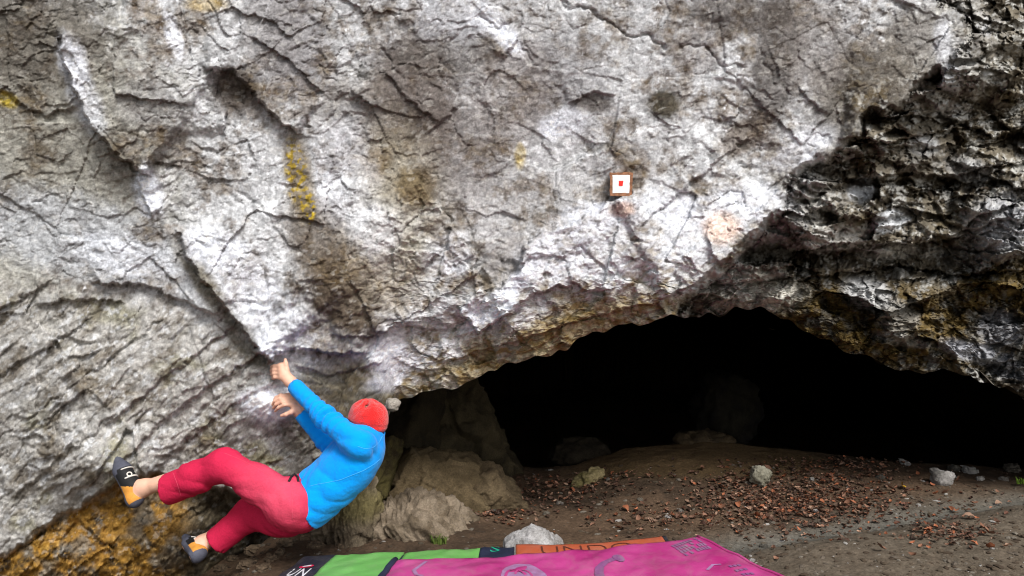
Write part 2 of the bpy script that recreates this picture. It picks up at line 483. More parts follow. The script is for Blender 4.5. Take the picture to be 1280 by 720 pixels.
    H -= .004 * np.exp(-(ea / .03) ** 2) * cm + .0025 * np.exp(-(e1 / .05) ** 2) * sstep(.0, .3, fbm(s * 3, q * 3, 402, 3)) * (1 - diag)
    H -= .002 * np.exp(-(e3 / .07) ** 2) * sstep(-.1, .3, fbm(s * 4, q * 4, 403, 3)) * (1 - .5 * diag)
    # scalloped pits and general roughness
    H += fbm(s * 2.5, q * 2.5, 501, 3) * .030 * rough + fbm(s * 12, q * 12, 502, 4, .62) * .012 * rough
    pit = sstep(.15, .55, fbm(ws * 8, wq * 11, 511, 3)) * sstep(-.1, .3, fbm(s * 2, q * 2, 512, 2))
    H -= pit * .018 * rough
    D = D - H
    off = (X < -40) | (X > 1320) | (Y < -30)

    P = np.stack([(X - 640) / FPX * D, D, CAM_H + (360 - Y) / FPX * D], -1)

    # ---- stone colours: base rock, stains, lichen, chalk
    n1 = fbm(s * 3.2, q * 3.2, 601, 5, .6); n2 = fbm(s * 11, q * 11, 602, 4, .65); n3 = fbm(s * 38, q * 38, 603, 3, .6)
    streak = fbm(s * 9, q * 2.2, 604, 4, .6)
    def C(r, g, b): return lin(r, g, b)[None, None, :]
    def mixc(A, B, m): return A + (B - A) * m[..., None]
    col = np.broadcast_to(C(194, 192, 191), X.shape + (3,)).copy()
    col = mixc(col, C(150, 143, 137), sstep(-.08, .28, n1 + .7 * n2))
    col = mixc(col, C(104, 93, 84), sstep(.20, .40, n1 * .6 + .65 * n2 + .25 * streak))
    col = mixc(col, C(226, 224, 224), sstep(.18, .36, -n1 * .6 + .7 * n2 + .25 * n3) * .85)
    def blob(cx, cy, rx, ry, ang=0, soft=.35, wob=.45, seed=0):
        a = math.radians(ang); c, sn = math.cos(a), math.sin(a)
        dx = X - cx; dy = Y - cy
        u = (dx * c + dy * sn) / rx; v = (-dx * sn + dy * c) / ry
        r = np.sqrt(u * u + v * v) + wob * (.6 * n1 + .7 * n2 + .35 * n3)
        return 1 - sstep(1 - soft, 1 + soft, r)
    # left: duller greenish-brown rock
    left = blob(20, 190, 190, 210, 0, .35); col = mixc(col, mixc(np.broadcast_to(C(150, 145, 132), col.shape), C(112, 104, 92), sstep(-.1, .4, n1 + n2 * .6)), left * .85)
    col = mixc(col, C(92, 84, 76), blob(40, 40, 90, 70) * .7)
    col = mixc(col, C(186, 186, 188), blob(100, 300, 150, 50, 18) * .75)
    llc = mixc(np.broadcast_to(C(172, 167, 160), col.shape), C(122, 114, 103), sstep(-.15, .35, n1 * .6 + fbm(ul * 5, vl * 20, 611, 4, .6) * .8))
    llc = mixc(llc, C(128, 122, 84), sstep(.15, .5, fbm(s * 4, q * 4, 612, 3)) * .6)
    llc = mixc(llc, C(200, 198, 196), sstep(.12, .34, fbm(ul * 12, vl * 22, 613, 3) + .4 * n3) * .75)
    col = mixc(col, llc, low_left * .9)
    gc = mixc(np.broadcast_to(C(152, 112, 44), col.shape), C(80, 62, 38), sstep(.0, .4, n2 + .5 * fbm(ul * 5, vl * 16, 614, 3)))
    gc = mixc(gc, C(180, 140, 70), sstep(.16, .40, n3 + .5 * n1)); gc = mixc(gc, C(120, 112, 100), sstep(.0, .3, fbm(s * 6, q * 6, 615, 3)) * .75)
    ug = mixc(np.broadcast_to(C(110, 98, 78), col.shape), C(64, 55, 43), sstep(-.1, .3, n2)); gc = mixc(gc, ug, sstep(180, 270, X + 60 * n1))
    col = mixc(col, gc, gold * .95)
    for args, cc, k in [
        ((296, 112, 34, 30, 40), (92, 80, 70), .8), ((520, 110, 50, 75, -20), (108, 96, 88), .8), ((500, 200, 60, 60, -35), (104, 92, 80), .75),
        ((430, 370, 40, 60, -30), (94, 78, 60), .85), ((400, 300, 40, 60, -25), (112, 98, 82), .7), ((370, 60, 40, 70, 0), (128, 122, 122), .6),
        ((575, 190, 60, 60, 0), (122, 112, 106), .55), ((700, 100, 60, 60, 0), (150, 146, 146), .5), ((640, 330, 30, 30, 0), (130, 118, 108), .6),
        ((830, 130, 22, 18, 0), (84, 78, 68), .9), ((970, 80, 30, 90, 10), (106, 98, 92), .75), ((1080, 110, 70, 55, -20), (108, 100, 90), .8), ((1140, 60, 40, 50, 0), (128, 120, 110), .7), ((1020, 60, 40, 60, 0), (150, 142, 136), .6), ((640, 110, 50, 70, 0), (160, 150, 144), .5), ((450, 150, 50, 60, -20), (132, 122, 112), .6), ((340, 40, 40, 60, 0), (150, 144, 142), .6), ((560, 60, 60, 40, 0), (120, 112, 106), .6), ((925, 18, 70, 24, 0), (96, 86, 78), .7),
        ((1100, 190, 70, 40, -30), (120, 108, 84), .7), ((930, 170, 40, 20, -35), (110, 94, 78), .7), ((870, 60, 30, 30, 0), (150, 142, 138), .5),
        ((740, 130, 26, 12, 0), (96, 86, 78), .7), ((520, 235, 22, 26, -35), (120, 98, 52), .7), ((480, 330, 50, 60, 0), (168, 156, 138), .6), ((500, 240, 60, 80, -20), (196, 186, 164), .4),
        ((690, 424, 130, 26, -22), (160, 138, 94), .75), ((600, 446, 60, 26, -15), (152, 134, 100), .7), ((440, 490, 70, 40, 0), (140, 126, 96), .7), ((420, 560, 70, 60, 0), (110, 100, 84), .6),
        ((860, 380, 50, 12, -10), (170, 155, 130), .6), ((770, 420, 40, 12, -15), (156, 140, 58), .6),
        ((255, 350, 14, 60, -35), (110, 98, 70), .7), ((310, 430, 16, 40, -40), (96, 86, 66), .7), ((185, 130, 40, 30, 0), (150, 146, 144), .5)]:
        col = mixc(col, C(*cc) * .82, np.minimum(1, blob(*args) * k * 1.1))
    col = mixc(col, mixc(np.broadcast_to(C(164, 159, 156), col.shape), C(124, 114, 106), sstep(-.1, .3, n2 + .5 * n1)), vpan * sstep(150, 260, Y) * .55 * (1 - right))
    col = mixc(col, C(112, 92, 62), np.maximum(blob(520, 232, 24, 26, 40), blob(470, 205, 16, 22, 40)) * .6)
    # right recess: damp dark rock, part of its shade put into the colour, bare pale patches
    rcol = mixc(np.broadcast_to(C(122, 113, 98), col.shape), C(56, 49, 39), sstep(-.1, .25, n1 + .6 * n2))
    rcol = mixc(rcol, C(190, 186, 178), sstep(.02, .22, n2 * .8 + .4 * n3 + .25 * fbm(ws * 6, wq * 12, 621, 3)) * .85)
    rcol = mixc(rcol, C(90, 76, 44), sstep(.2, .5, fbm(s * 5, q * 5, 622, 3)) * .5)
    oc = mixc(np.broadcast_to(C(112, 92, 50), col.shape), C(54, 45, 26), sstep(-.1, .35, n2 + .5 * n1))
    rcol = mixc(rcol, oc, np.maximum(blob(1090, 405, 160, 50, 8), blob(1255, 370, 60, 40, 0)) * .85)
    for args, cc, k in [((935, 362, 72, 26, 4), (206, 200, 188), .9), ((1085, 368, 32, 20, 20), (200, 198, 196), .85), ((1120, 395, 26, 20, 20), (170, 166, 160), .6), ((1078, 238, 16, 14, 0), (222, 222, 224), .95), ((1112, 276, 26, 13, -25), (216, 216, 216), .9),
                        ((1190, 100, 14, 14, 0), (206, 206, 206), .9), ((1185, 140, 18, 12, 0), (196, 194, 190), .8), ((1245, 95, 14, 10, 0), (140, 138, 132), .7), ((1255, 280, 45, 36, 0), (190, 188, 188), .8), ((1210, 212, 26, 14, 20), (186, 184, 182), .8),
                        ((1155, 183, 18, 12, 0), (200, 198, 196), .85), ((1040, 300, 40, 14, -6), (196, 190, 182), .8), ((1110, 315, 34, 10, -4), (200, 196, 188), .8), ((1000, 255, 22, 12, 20), (170, 164, 154), .7), ((1250, 410, 30, 24, 20), (150, 150, 154), .8),
                        ((1215, 440, 40, 12, 15), (186, 186, 192), .75), ((1130, 425, 40, 8, 10), (176, 172, 166), .7), ((1260, 460, 30, 16, 20), (130, 130, 134), .7), ((1110, 95, 40, 20, -30), (120, 112, 100), .5), ((1215, 320, 40, 12, 0), (120, 118, 116), .6),
                        ((1150, 205, 60, 20, 0), (112, 104, 94), .5)]:
        rcol = mixc(rcol, C(*cc), blob(*args, .3, .8) * k)
    col = mixc(col, rcol, sstep(-60, 60, rdist - 6 + 70 * n2 + 60 * n1 + 24 * n3))
    col = mixc(col, C(186, 172, 142), lipz * sstep(-.3, .3, n2 + n1) * .6)  # warm ochre at the lip, countering violet bounce light in the colour
    # chalk and pale calcite
    for args, k in [((92, 80, 16, 34, -20), .75), ((108, 130, 16, 40, -25), .5), ((216, 42, 10, 28, -15), .9), ((186, 240, 16, 32, -10), .95), ((632, 46, 12, 26, -38), .95), ((606, 25, 18, 20, 0), .4), ((690, 160, 15, 13, 0), .9), ((712, 150, 22, 16, 0), .4),
                    ((268, 312, 38, 22, 15), .75), ((310, 355, 50, 34, 50), .5), ((345, 405, 44, 30, 35), .4), ((730, 275, 50, 22, -15), .6), ((800, 262, 60, 20, -12), .45), ((905, 255, 66, 20, -8), .45), ((850, 300, 110, 34, -18), .3), ((700, 320, 46, 30, -20), .6), ((608, 388, 34, 16, -22), .95),
                    ((650, 350, 10, 30, 40), .7), ((490, 452, 26, 24, 0), .85), ((480, 480, 22, 10, 0), .6), ((550, 440, 30, 14, 0), .5), ((340, 432, 18, 12, 0), .8), ((338, 505, 34, 20, 0), 1.0), ((334, 500, 20, 12, 0), 1.0), ((560, 320, 26, 30, 0), .4), ((470, 290, 30, 30, 0), .4), ((430, 210, 40, 60, 0), .35),
                    ((1000, 190, 40, 20, -30), .4), ((1178, 50, 10, 30, 0), .3), ((148, 320, 60, 24, 15), .4), ((560, 20, 50, 30, 0), .3)]:
        col = mixc(col, C(240, 240, 246), blob(*args, .45, .5) * k * (1 - .6 * right))
    # rim where the face breaks off above the recess is pale
    # rusty and yellow stains
    col = mixc(col, C(236, 200, 180), blob(902, 284, 22, 20, 0) * .7)
    col = mixc(col, C(214, 178, 160), blob(778, 262, 16, 10, 0) * .7)
    spk = sstep(.02, .12, fbm(s * 34, q * 34, 631, 2))
    col = mixc(col, C(228, 194, 24), np.maximum(blob(370, 215, 13, 38, -8, .3, .3), blob(384, 255, 9, 22, -10, .3, .3)) * spk * .95)
    col = mixc(col, C(112, 94, 62), blob(374, 220, 17, 56, -8) * .7)
    col = mixc(col, C(190, 160, 50), blob(650, 195, 7, 16, 0) * .45); col = mixc(col, C(190, 165, 60), blob(8, 125, 16, 9, 20) * .8)
    col = mixc(col, C(176, 150, 90), blob(258, 5, 26, 10, 0) * .6)
    # grain: pale flecks and dark specks
    g1 = fbm(s * 60, q * 66, 641, 2); g2 = fbm(s * 26, q * 30, 642, 3, .6)
    col = col * (1 + .30 * g1 + .28 * g2)[..., None]
    k1 = cells(wx2 / 240 * 26, wy2 / 240 * 34, 661); k2 = cells(s * 55 + .6 * g2, q * 66 + .5 * g1, 662)
    col = col * (1 + .30 * k1 + .34 * k2)[..., None]
    fl = sstep(.36, .46, cells(s * 40 + .8 * g2, q * 52, 663) + .25 * n2) * (1 - right * .4)
    col = mixc(col, C(226, 220, 210), fl * .2)
    # yellow-brown rock of the broken lip, deepened to counter pink bounce light, and brown patches
    br = sstep(-.05, .35, fbm(ws * 16, wq * 26, 671, 3) + .3 * n1) * np.clip(lipz * 1.5 + .30 * sstep(.0, .5, n1), 0, 1) * (1 - right)
    col = mixc(col, C(138, 116, 74), br * .85)
    dk = sstep(.16, .30, fbm(s * 22 + 7, q * 30, 652, 4, .6)) * sstep(-.3, .25, n1 + .4 * n2)
    col = mixc(col, C(70, 60, 52), dk * .55)
    col = col * (1 + .20 * fbm(s * 95, q * 105, 681, 2))[..., None]
    col = col * np.array([.965, 1.0, 1.03], np.float32)
    col = .40 * (np.maximum(col, .004) / .40) ** 1.05
    col = np.clip(col * .92, .012, .84)

    # ---- roof of the cave: every column runs on from the lip, back into the hill
    dk_ = np.concatenate([[.012, .026, .045, .07, .10, .14, .19, .25, .32, .4, .5, .62, .76, .92, 1.1], np.linspace(1.35, 9.5, 26), [10.2, 10.6, 10.8, 10.9]]).astype(np.float32)
    Lp = P[-1]
    hgt = np.clip((Lp[:, 2] + .1) / .8, 0, 1)
    cx = Lp[None, :, 0] * (1 + dk_[:, None] * .03); cy = Lp[None, :, 1] + dk_[:, None]
    rise = .34 * (1 - np.exp(-dk_ / .7))[:, None] * hgt[None, :]
    sag = np.interp(dk_, [0, 6, 9.5, 10.9], [0, .0, -.3, -3])[:, None]
    rel = (facet(cx * 3, cy * 3, 811, 1, .4)[0] * .06 + facet(cx * 9, cy * 9, 812, 1, .4)[0] * .02 + fbm(cx * 1.3, cy * 1.3, 813, 3) * .15) * np.minimum(1, dk_ / .3)[:, None] * hgt[None, :]
    cz = Lp[None, :, 2] + rise + sag - np.abs(rel) * .6 + rel * .5 - .02 * np.minimum(1, dk_ / .05)[:, None] * 0
    RP = np.stack([cx, cy, cz], -1)
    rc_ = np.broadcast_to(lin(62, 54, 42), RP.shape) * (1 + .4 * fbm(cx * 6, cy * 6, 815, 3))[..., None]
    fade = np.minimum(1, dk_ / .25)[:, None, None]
    rc_ = col[-1][None] * (1 - fade) + rc_ * .6 * fade  # roof colour darkened past the lip, painting in some of the cave's shade
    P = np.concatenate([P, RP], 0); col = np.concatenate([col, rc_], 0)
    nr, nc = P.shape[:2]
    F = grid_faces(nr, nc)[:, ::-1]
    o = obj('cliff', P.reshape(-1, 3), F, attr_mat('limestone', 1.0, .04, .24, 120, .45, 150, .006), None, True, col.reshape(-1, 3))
    tag(o, 'pale grey overhanging limestone cliff above the dark cave mouth', kind='structure')
    return o, P, nr, nc

cliff, CP, _, _ = build_cliff()
print('cliff', len(cliff.data.vertices))

# ------------------------------------------------------------------ the ground
def ground_z(x, y):
    x = np.asarray(x, np.float32); y = np.asarray(y, np.float32)
    z = fbm(x * .8, y * .8, 901, 3) * .035
    ridge = np.interp(x, [-4, -1.5, .2, .5, .9, 1.5, 2.2, 3.0, 4.2, 7], [.05, 0, -.02, 0, .13, .19, .12, .04, -.02, .05])
    up = sstep(4.6, 6.1, y)
    z = z + ridge * up - sstep(6.1, 7.2, y) * .55 * (x > -3) 
    # low bank at the right, with a worn groove along it
    g = y - (4.25 + .42 * (x - 1.3))
    z = z + .09 * sstep(.0, -.45, g) * sstep(.9, 1.5, x) - .03 * np.exp(-(g / .12) ** 2) * sstep(.9, 1.4, x)
    z = z - .24 * sstep(-1.25, -1.7, x + .12 * fbm(x * 2, y * 2, 905, 2)) * sstep(8, 5, np.hypot(x + 2, y - 4))
    near = sstep(14, 3, np.hypot(x, y - 3))
    z = z + (fbm(x * 4, y * 4, 902, 4, .6) * .022 + fbm(x * 22, y * 22, 903, 3, .6) * .006) * near
    z = z + fbm(x * .05, y * .05, 904, 3) * 1.2 * (1 - near)
    return z

def build_ground():
    xs = np.concatenate([geo_ext(-2.6, -250, .03, 1.15)[::-1], np.arange(-2.6, 5.2, .014), geo_ext(5.2, 250, .03, 1.15)])
    ys = np.concatenate([geo_ext(2.9, -250, .03, 1.15)[::-1], np.arange(2.9, 7.0, .014), geo_ext(7.0, 260, .03, 1.18)])
    X, Y = np.meshgrid(xs, ys)
    Z = ground_z(X, Y)
    n1 = fbm(X * 1.6, Y * 1.6, 911, 4, .6); n2 = fbm(X * 9, Y * 9, 912, 4, .65); n3 = fbm(X * 40, Y * 40, 913, 2)
    def C(r, g, b): return lin(r, g, b)[None, None, :]
    def mixc(A, B, m): return A + (B - A) * m[..., None]
    col = np.broadcast_to(C(98, 80, 64), X.shape + (3,)).copy()
    col = mixc(col, C(70, 58, 47), sstep(-.2, .4, n1 + .4 * n2))
    grey = sstep(.15, -.5, Y - (4.6 + .45 * (X - 1.3))) * sstep(.4, 1.2, X)
    col = mixc(col, C(110, 101, 88), grey * (.75 + .25 * n2))
    g = Y - (4.25 + .42 * (X - 1.3))
    col = mixc(col, C(104, 104, 98), np.exp(-(g / .16) ** 2) * sstep(.8, 1.3, X) * .7)
    col = mixc(col, C(112, 92, 62), sstep(.3, -.2, np.hypot((X - 1.4) / .9, (Y - 5.9) / .5) - 1) * .6)
    col = col * (1 + .35 * n2 + .35 * n3)[..., None]
    col = np.clip(col * .9, .01, .6)
    P = np.stack([X, Y, Z], -1)
    o = obj('ground', P.reshape(-1, 3), grid_faces(*X.shape), attr_mat('dirt', .95, .1, .35, 60, .8, 90, .012), None, True, col.reshape(-1, 3))
    return tag(o, 'trodden brown dirt in front of and inside the cave mouth', kind='structure')
ground = build_ground()
# ------------------------------------------------------------------ the painted trail mark on the cliff
cliff_bvh = BVHTree.FromPolygons([tuple(v) for v in CP.reshape(-1, 3)], [tuple(f) for f in grid_faces(*CP.shape[:2])[::4].tolist()]) if False else None
def cliff_point(px, py):
    """the cliff surface at this place of the wall"""
    k = np.argmin(((CP[..., 0] / CP[..., 1] * FPX + 640 - px) ** 2 + ((CAM_H - CP[..., 2]) / CP[..., 1] * FPX + 360 - py) ** 2).ravel())
    return CP.reshape(-1, 3)[k]

def build_marker():
    base = cliff_point(776, 230)
    d0 = base[1]
    t = thing('trail_marker', 'small painted white square with a red centre and rusty border on the cliff', 'trail marker', tuple(base))
    m_b = mat('rust_paint', lin(142, 100, 74), .8, .2, .35, 60, .3, 150)
    m_w = mat('white_paint', (.80, .80, .78), .7, .3, .06, 40, .2, 150)
    m_r = mat('red_paint', (.72, .03, .02), .6, .3, .1, 60)
    # sample the wall under the mark so the paint follows it softly
    xs = np.linspace(760, 792, 7); ys = np.linspace(214, 247, 7)
    dep = np.array([[cliff_point(x, y)[1] for x in xs] for y in ys])
    k = np.ones((3, 3)) / 9
    pad = np.pad(dep, 1, mode='edge'); sm = sum(pad[i:i + 7, j:j + 7] for i in range(3) for j in range(3)) / 9
    A = np.stack([np.ones(49), np.tile(xs, 7), np.repeat(ys, 7)], 1)
    cf = np.linalg.lstsq(A, sm.ravel(), rcond=None)[0]
    lift0 = max(0, float((A @ cf - dep.ravel()).max())) * .6
    def dpt(x, y, lift): return cf[0] + cf[1] * x + cf[2] * y - lift0 - lift
    def patch(name, outline, lift, thick, m, hole=None):
        bm = bmesh.new()
        n = len(outline)
        fr = [bm.verts.new(W(x, y, dpt(x, y, lift)) - base) for x, y in outline]
        bk = [bm.verts.new(W(x, y, dpt(x, y, lift) + thick) - base) for x, y in outline]
        if hole is None:
            bm.faces.new(fr)
        else:
            hf = [bm.verts.new(W(x, y, dpt(x, y, lift)) - base) for x, y in hole]
            for i in range(n): bm.faces.new((fr[i], fr[(i + 1) % n], hf[(i + 1) % n], hf[i]))
        for i in range(n): bm.faces.new((fr[i], bk[i], bk[(i + 1) % n], fr[(i + 1) % n]))
        me = bpy.data.meshes.new(name); bm.to_mesh(me); bm.free(); me.materials.append(m)
        o = bpy.data.objects.new(name, me); COL.objects.link(o); o.parent = t
        OFF[o] = np.array(base)
    rr = random.Random(3)
    def rough_rect(x0, y0, x1, y1, n, j, tl=0):
        pts = []
        for a, b in (((x0, y0), (x1, y0 + tl)), ((x1, y0 + tl), (x1 - 1, y1)), ((x1 - 1, y1), (x0, y1)), ((x0, y1), (x0, y0))):
            for i in range(n):
                f = i / n; pts.append((a[0] + (b[0] - a[0]) * f + rr.uniform(-j, j), a[1] + (b[1] - a[1]) * f + rr.uniform(-j, j)))
        return pts
    inner = rough_rect(765.6, 218.8, 787.5, 241.2, 8, .35)
    outer = rough_rect(762.4, 215.6, 791.2, 245.0, 8, .55)
    patch('border', outer, .003, .06, m_b, inner)
    patch('white_square', inner, .0042, .05, m_w)
    patch('red_square', rough_rect(773.6, 226.0, 779.3, 232.4, 3, .2), .0062, .02, m_r)
build_marker()

# ------------------------------------------------------------------ boulders and stones
def ico(sub):
    bm = bmesh.new(); bmesh.ops.create_icosphere(bm, subdivisions=sub, radius=1.0)
    V = np.array([v.co for v in bm.verts]); F = np.array([[v.index for v in f.verts] for f in bm.faces]); bm.free()
    return V, F
ICO = {k: ico(k) for k in (1, 2, 3, 4, 5, 6)}

def stone_mesh(rad, seed, sub=6, flat=.0, fa=.16, power=2.0, strat=None, sfreq=1.0, nz=.05, cuts=0):
    V, F = ICO[sub]
    n = V.copy()
    e = np.sign(n) * np.abs(n) ** (2 / power) if power != 2 else n       # boxier than a ball when power > 2
    e = e / np.maximum((np.abs(e) ** power).sum(1, keepdims=True) ** (1 / power), 1e-6) if power != 2 else e
    P = e * np.array(rad)
    q = P * sfreq
    if strat is not None:
        R = np.array(strat); q2 = q @ R.T * np.array([1.2, 1.2, 5.0])
    else:
        q2 = q * 2.0
    s = float(np.mean(rad))
    if cuts:
        rg = np.random.RandomState(seed + 500); M = rg.randn(cuts, 3); M[:, 2] *= .8; M /= np.linalg.norm(M, axis=1, keepdims=True)
        dd = rg.uniform(.66, .95, cuts)
        rr2 = np.min(np.where(n @ M.T > .05, dd[None] / np.maximum(n @ M.T, .05), 9), 1); rr2 = np.minimum(rr2, 1.08)
        P = n * rr2[:, None] * np.array(rad); q = P * sfreq; q2 = (q @ np.array(strat).T * np.array([1.2, 1.2, 5.0])) if strat is not None else q * 2.0
    h = facet3(q * 2.2, seed, 1, .22) * fa * s + facet3(q2 * 2.4, seed + 1, 1, .25) * fa * .45 * s + facet3(q2 * 6, seed + 2, 1, .5) * fa * .10 * s
    h = h + fbm3(q * 1.5, seed + 3, 3) * nz * 3 * s + fbm3(q * 7, seed + 4, 3, .5) * nz * s * .35
    if strat is not None:
        v = q @ np.array(strat)[2]; h = h + (ledges(v * 7 + fbm3(q * 1.6, seed + 9, 3) * 1.8, .2) - .4) * .16 * s * sstep(-.3, .2, fbm3(q * 1.2, seed + 8, 2)) + (ledges(v * 17 + fbm3(q * 3, seed + 10, 3) * 1.8, .2) - .4) * .07 * s
    P = P + n * h[:, None]
    return P, F, h

def stone_col(P, seed, c1, c2, extra=None):
    n = fbm3(P * 5, seed, 4, .6); m = fbm3(P * 26, seed + 5, 3, .6)
    c = np.array(c1)[None] + (np.array(c2) - np.array(c1))[None] * sstep(-.25, .35, n + .5 * m)[:, None]
    if extra is not None:
        cc, mask = extra; c = c + (np.array(cc)[None] - c) * mask[:, None]
    return np.clip(c * (1 + .35 * m)[:, None] * .85, .01, .8)

M_BOULDER = attr_mat('boulder_stone', .9, .15, .4, 90, .7, 110, .008)
def boulder(name, label, c, rad, seed, c1, c2, rot=0, tilt=(0, 0), extra=None, cat='boulder', group=None, **kw):
    P, F, h = stone_mesh(rad, seed, **kw)
    R = np.array(Matrix.Rotation(rot, 3, 'Z') @ Matrix.Rotation(tilt[0], 3, 'X') @ Matrix.Rotation(tilt[1], 3, 'Y'))
    P = P @ R.T
    col = stone_col(P, seed, c1, c2, extra(P, h) if extra else None)
    o = obj(name, P + np.array(c), F, M_BOULDER, None, True, col, origin=c)
    return tag(o, label, cat, group)

DIAG = np.array(Matrix.Rotation(math.radians(-55), 3, 'Y'))
boulder('boulder', 'low grey brown layered boulder right behind the green pad', (-.59, 4.50, .0), (.40, .34, .20), 11, lin(140, 126, 108), lin(96, 84, 68), .25, (.12, .10), strat=DIAG, sfreq=1.8, fa=.10, nz=.03, cuts=16)
boulder('boulder', 'broad lumpy tan boulder with a yellow patch below the dark pillar', (-.52, 5.02, .10), (.40, .34, .24), 23, lin(120, 104, 78), lin(84, 72, 52), -.15, (.1, .05), sfreq=2.0, fa=.13, nz=.035, cuts=18,
        extra=lambda P, h: (lin(150, 138, 66), sstep(.13, .03, np.hypot(P[:, 0] + .28, (P[:, 2] + .07) * 1.6)) * (P[:, 1] < 0) * .8))
boulder('boulder', 'rounded tan knob of rock joined to the lumpy boulder on its right', (-.16, 5.06, .05), (.26, .26, .20), 37, lin(112, 97, 74), lin(78, 66, 50), .4, (0, .2), sfreq=2.4, fa=.12, nz=.035, cuts=14)
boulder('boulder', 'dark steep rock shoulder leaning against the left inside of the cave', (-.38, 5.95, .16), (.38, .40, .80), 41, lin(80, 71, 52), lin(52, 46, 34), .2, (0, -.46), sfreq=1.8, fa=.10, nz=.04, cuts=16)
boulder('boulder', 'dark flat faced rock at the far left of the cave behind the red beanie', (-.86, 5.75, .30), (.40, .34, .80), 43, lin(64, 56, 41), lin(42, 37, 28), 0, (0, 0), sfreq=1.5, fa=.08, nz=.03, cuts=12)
boulder('boulder', 'narrow slanting rock fin showing below the back of the blue jacket', (-.94, 4.42, .08), (.17, .26, .30), 47, lin(118, 106, 88), lin(72, 62, 50), .3, (0, .45), strat=DIAG, sfreq=3.0, fa=.10, nz=.03, cuts=14,
        extra=lambda P, h: (lin(120, 112, 56), sstep(.12, .02, np.abs(P[:, 2] - .12)) * .5))
boulder('boulder', 'olive stained rock wedge between the jacket and the lumpy boulder', (-.88, 4.86, .16), (.16, .26, .36), 53, lin(92, 84, 50), lin(58, 50, 36), .1, (0, .35), sfreq=2.4, fa=.10, nz=.03, cuts=14)
def white_veins(P, h): return (lin(206, 204, 204), sstep(.0, .25, fbm3(P * 14, 5, 3)) * .5)
boulder('stone', 'pale grey stone with a broken top just behind the orange pad', (.105, 4.06, .03), (.195, .13, .135), 61, lin(176, 174, 172), lin(128, 124, 120), .1, (0, .12), sfreq=3.0, fa=.10, nz=.05, cuts=34, extra=white_veins, cat='stone')
boulder('stone', 'angular grey green stone standing among the fallen leaves', tuple(np.array([1.68, 5.25, float(ground_z(1.68, 5.25)) + .05])), (.085, .08, .085), 67, lin(170, 166, 148), lin(112, 108, 92), .4, (0, 0), sub=5, sfreq=9, fa=.12, nz=.03, cuts=12, cat='stone')
boulder('stone', 'long mossy tan stone lying on the dirt mound left of its crest', (.545, 5.55, float(ground_z(.545, 5.55)) + .02), (.13, .07, .05), 71, lin(150, 136, 100), lin(104, 96, 60), .45, (0, -.3), sub=5, power=2.4, sfreq=6, fa=.2, cat='stone')
boulder('stone', 'white angular stone at the top edge of the right bank', (3.02, 5.45, float(ground_z(3.02, 5.45)) + .03), (.07, .06, .06), 73, lin(176, 172, 168), lin(124, 120, 114), .3, (0, .2), sub=4, power=3, sfreq=9, fa=.2, cat='stone')
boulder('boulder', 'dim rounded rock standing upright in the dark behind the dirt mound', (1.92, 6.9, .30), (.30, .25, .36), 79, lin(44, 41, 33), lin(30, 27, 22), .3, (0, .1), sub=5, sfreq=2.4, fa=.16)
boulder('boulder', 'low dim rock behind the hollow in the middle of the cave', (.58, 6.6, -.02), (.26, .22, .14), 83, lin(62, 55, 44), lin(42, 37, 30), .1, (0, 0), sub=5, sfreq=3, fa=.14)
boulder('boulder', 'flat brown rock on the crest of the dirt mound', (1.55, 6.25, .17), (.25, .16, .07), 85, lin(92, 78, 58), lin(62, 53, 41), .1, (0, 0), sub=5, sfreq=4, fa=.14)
o = boulder('stone', 'small pale stone wedged under the cave lip beside the red beanie', W(490, 506, 4.12), (.036, .05, .030), 87, lin(164, 158, 148), lin(110, 104, 94), .3, (0, .2), sub=4, power=2.6, sfreq=10, fa=.2, cat='stone')

rs = random.Random(21)
nrs = np.random.RandomState(9)
def tri_normal_z(x, y): return float(ground_z(x, y))
# countable pale stones lying on the right bank and among the leaves
STONES = [(1148, 633, .022), (850, 640, .018), (683, 643, .02), (1130, 580, .05), (1192, 588, .06), (1212, 590, .075), (1240, 582, .06), (1265, 588, .07), (1175, 594, .03), (1100, 598, .04), (1225, 600, .04), (1254, 600, .045),
          (965, 655, .02), (835, 647, .022), (955, 684, .02), (1162, 663, .022), (1095, 660, .02), (1195, 705, .018), (940, 702, .018), (616, 641, .022), (580, 645, .018), (700, 630, .02), (800, 625, .018), (1020, 640, .02), (1068, 615, .022), (1015, 600, .02), (760, 600, .02)]
proto = {}
for i in range(5):
    P, F, h = stone_mesh((1, 1, .7), 120 + i, 3, fa=.25, power=2.6, sfreq=1.2, nz=.05)
    cc = [lin(170, 166, 160), lin(132, 126, 118), lin(120, 112, 100), lin(180, 176, 172), lin(100, 96, 88)][i]
    me = mesh_data('stone', P, F, False, stone_col(P, 130 + i, cc, cc * .6)); me.materials.append(M_BOULDER); proto[i] = me
def ground_hit(px, py):
    d = W(px, py, 1.0) - np.array([0, 0, CAM_H])
    for y in np.arange(2.9, 8, .004):
        p = np.array([0, 0, CAM_H]) + d * y
        if p[2] <= float(ground_z(p[0], p[1])): return p
    return p
_gy = np.arange(2.9, 7.4, .01)
def ground_hit_fast(px, py):
    x = (px - 640) / FPX * _gy; z = CAM_H + (360 - py) / FPX * _gy
    k = np.argmax(z <= ground_z(x, _gy))
    return np.array([x[k], _gy[k], z[k]])
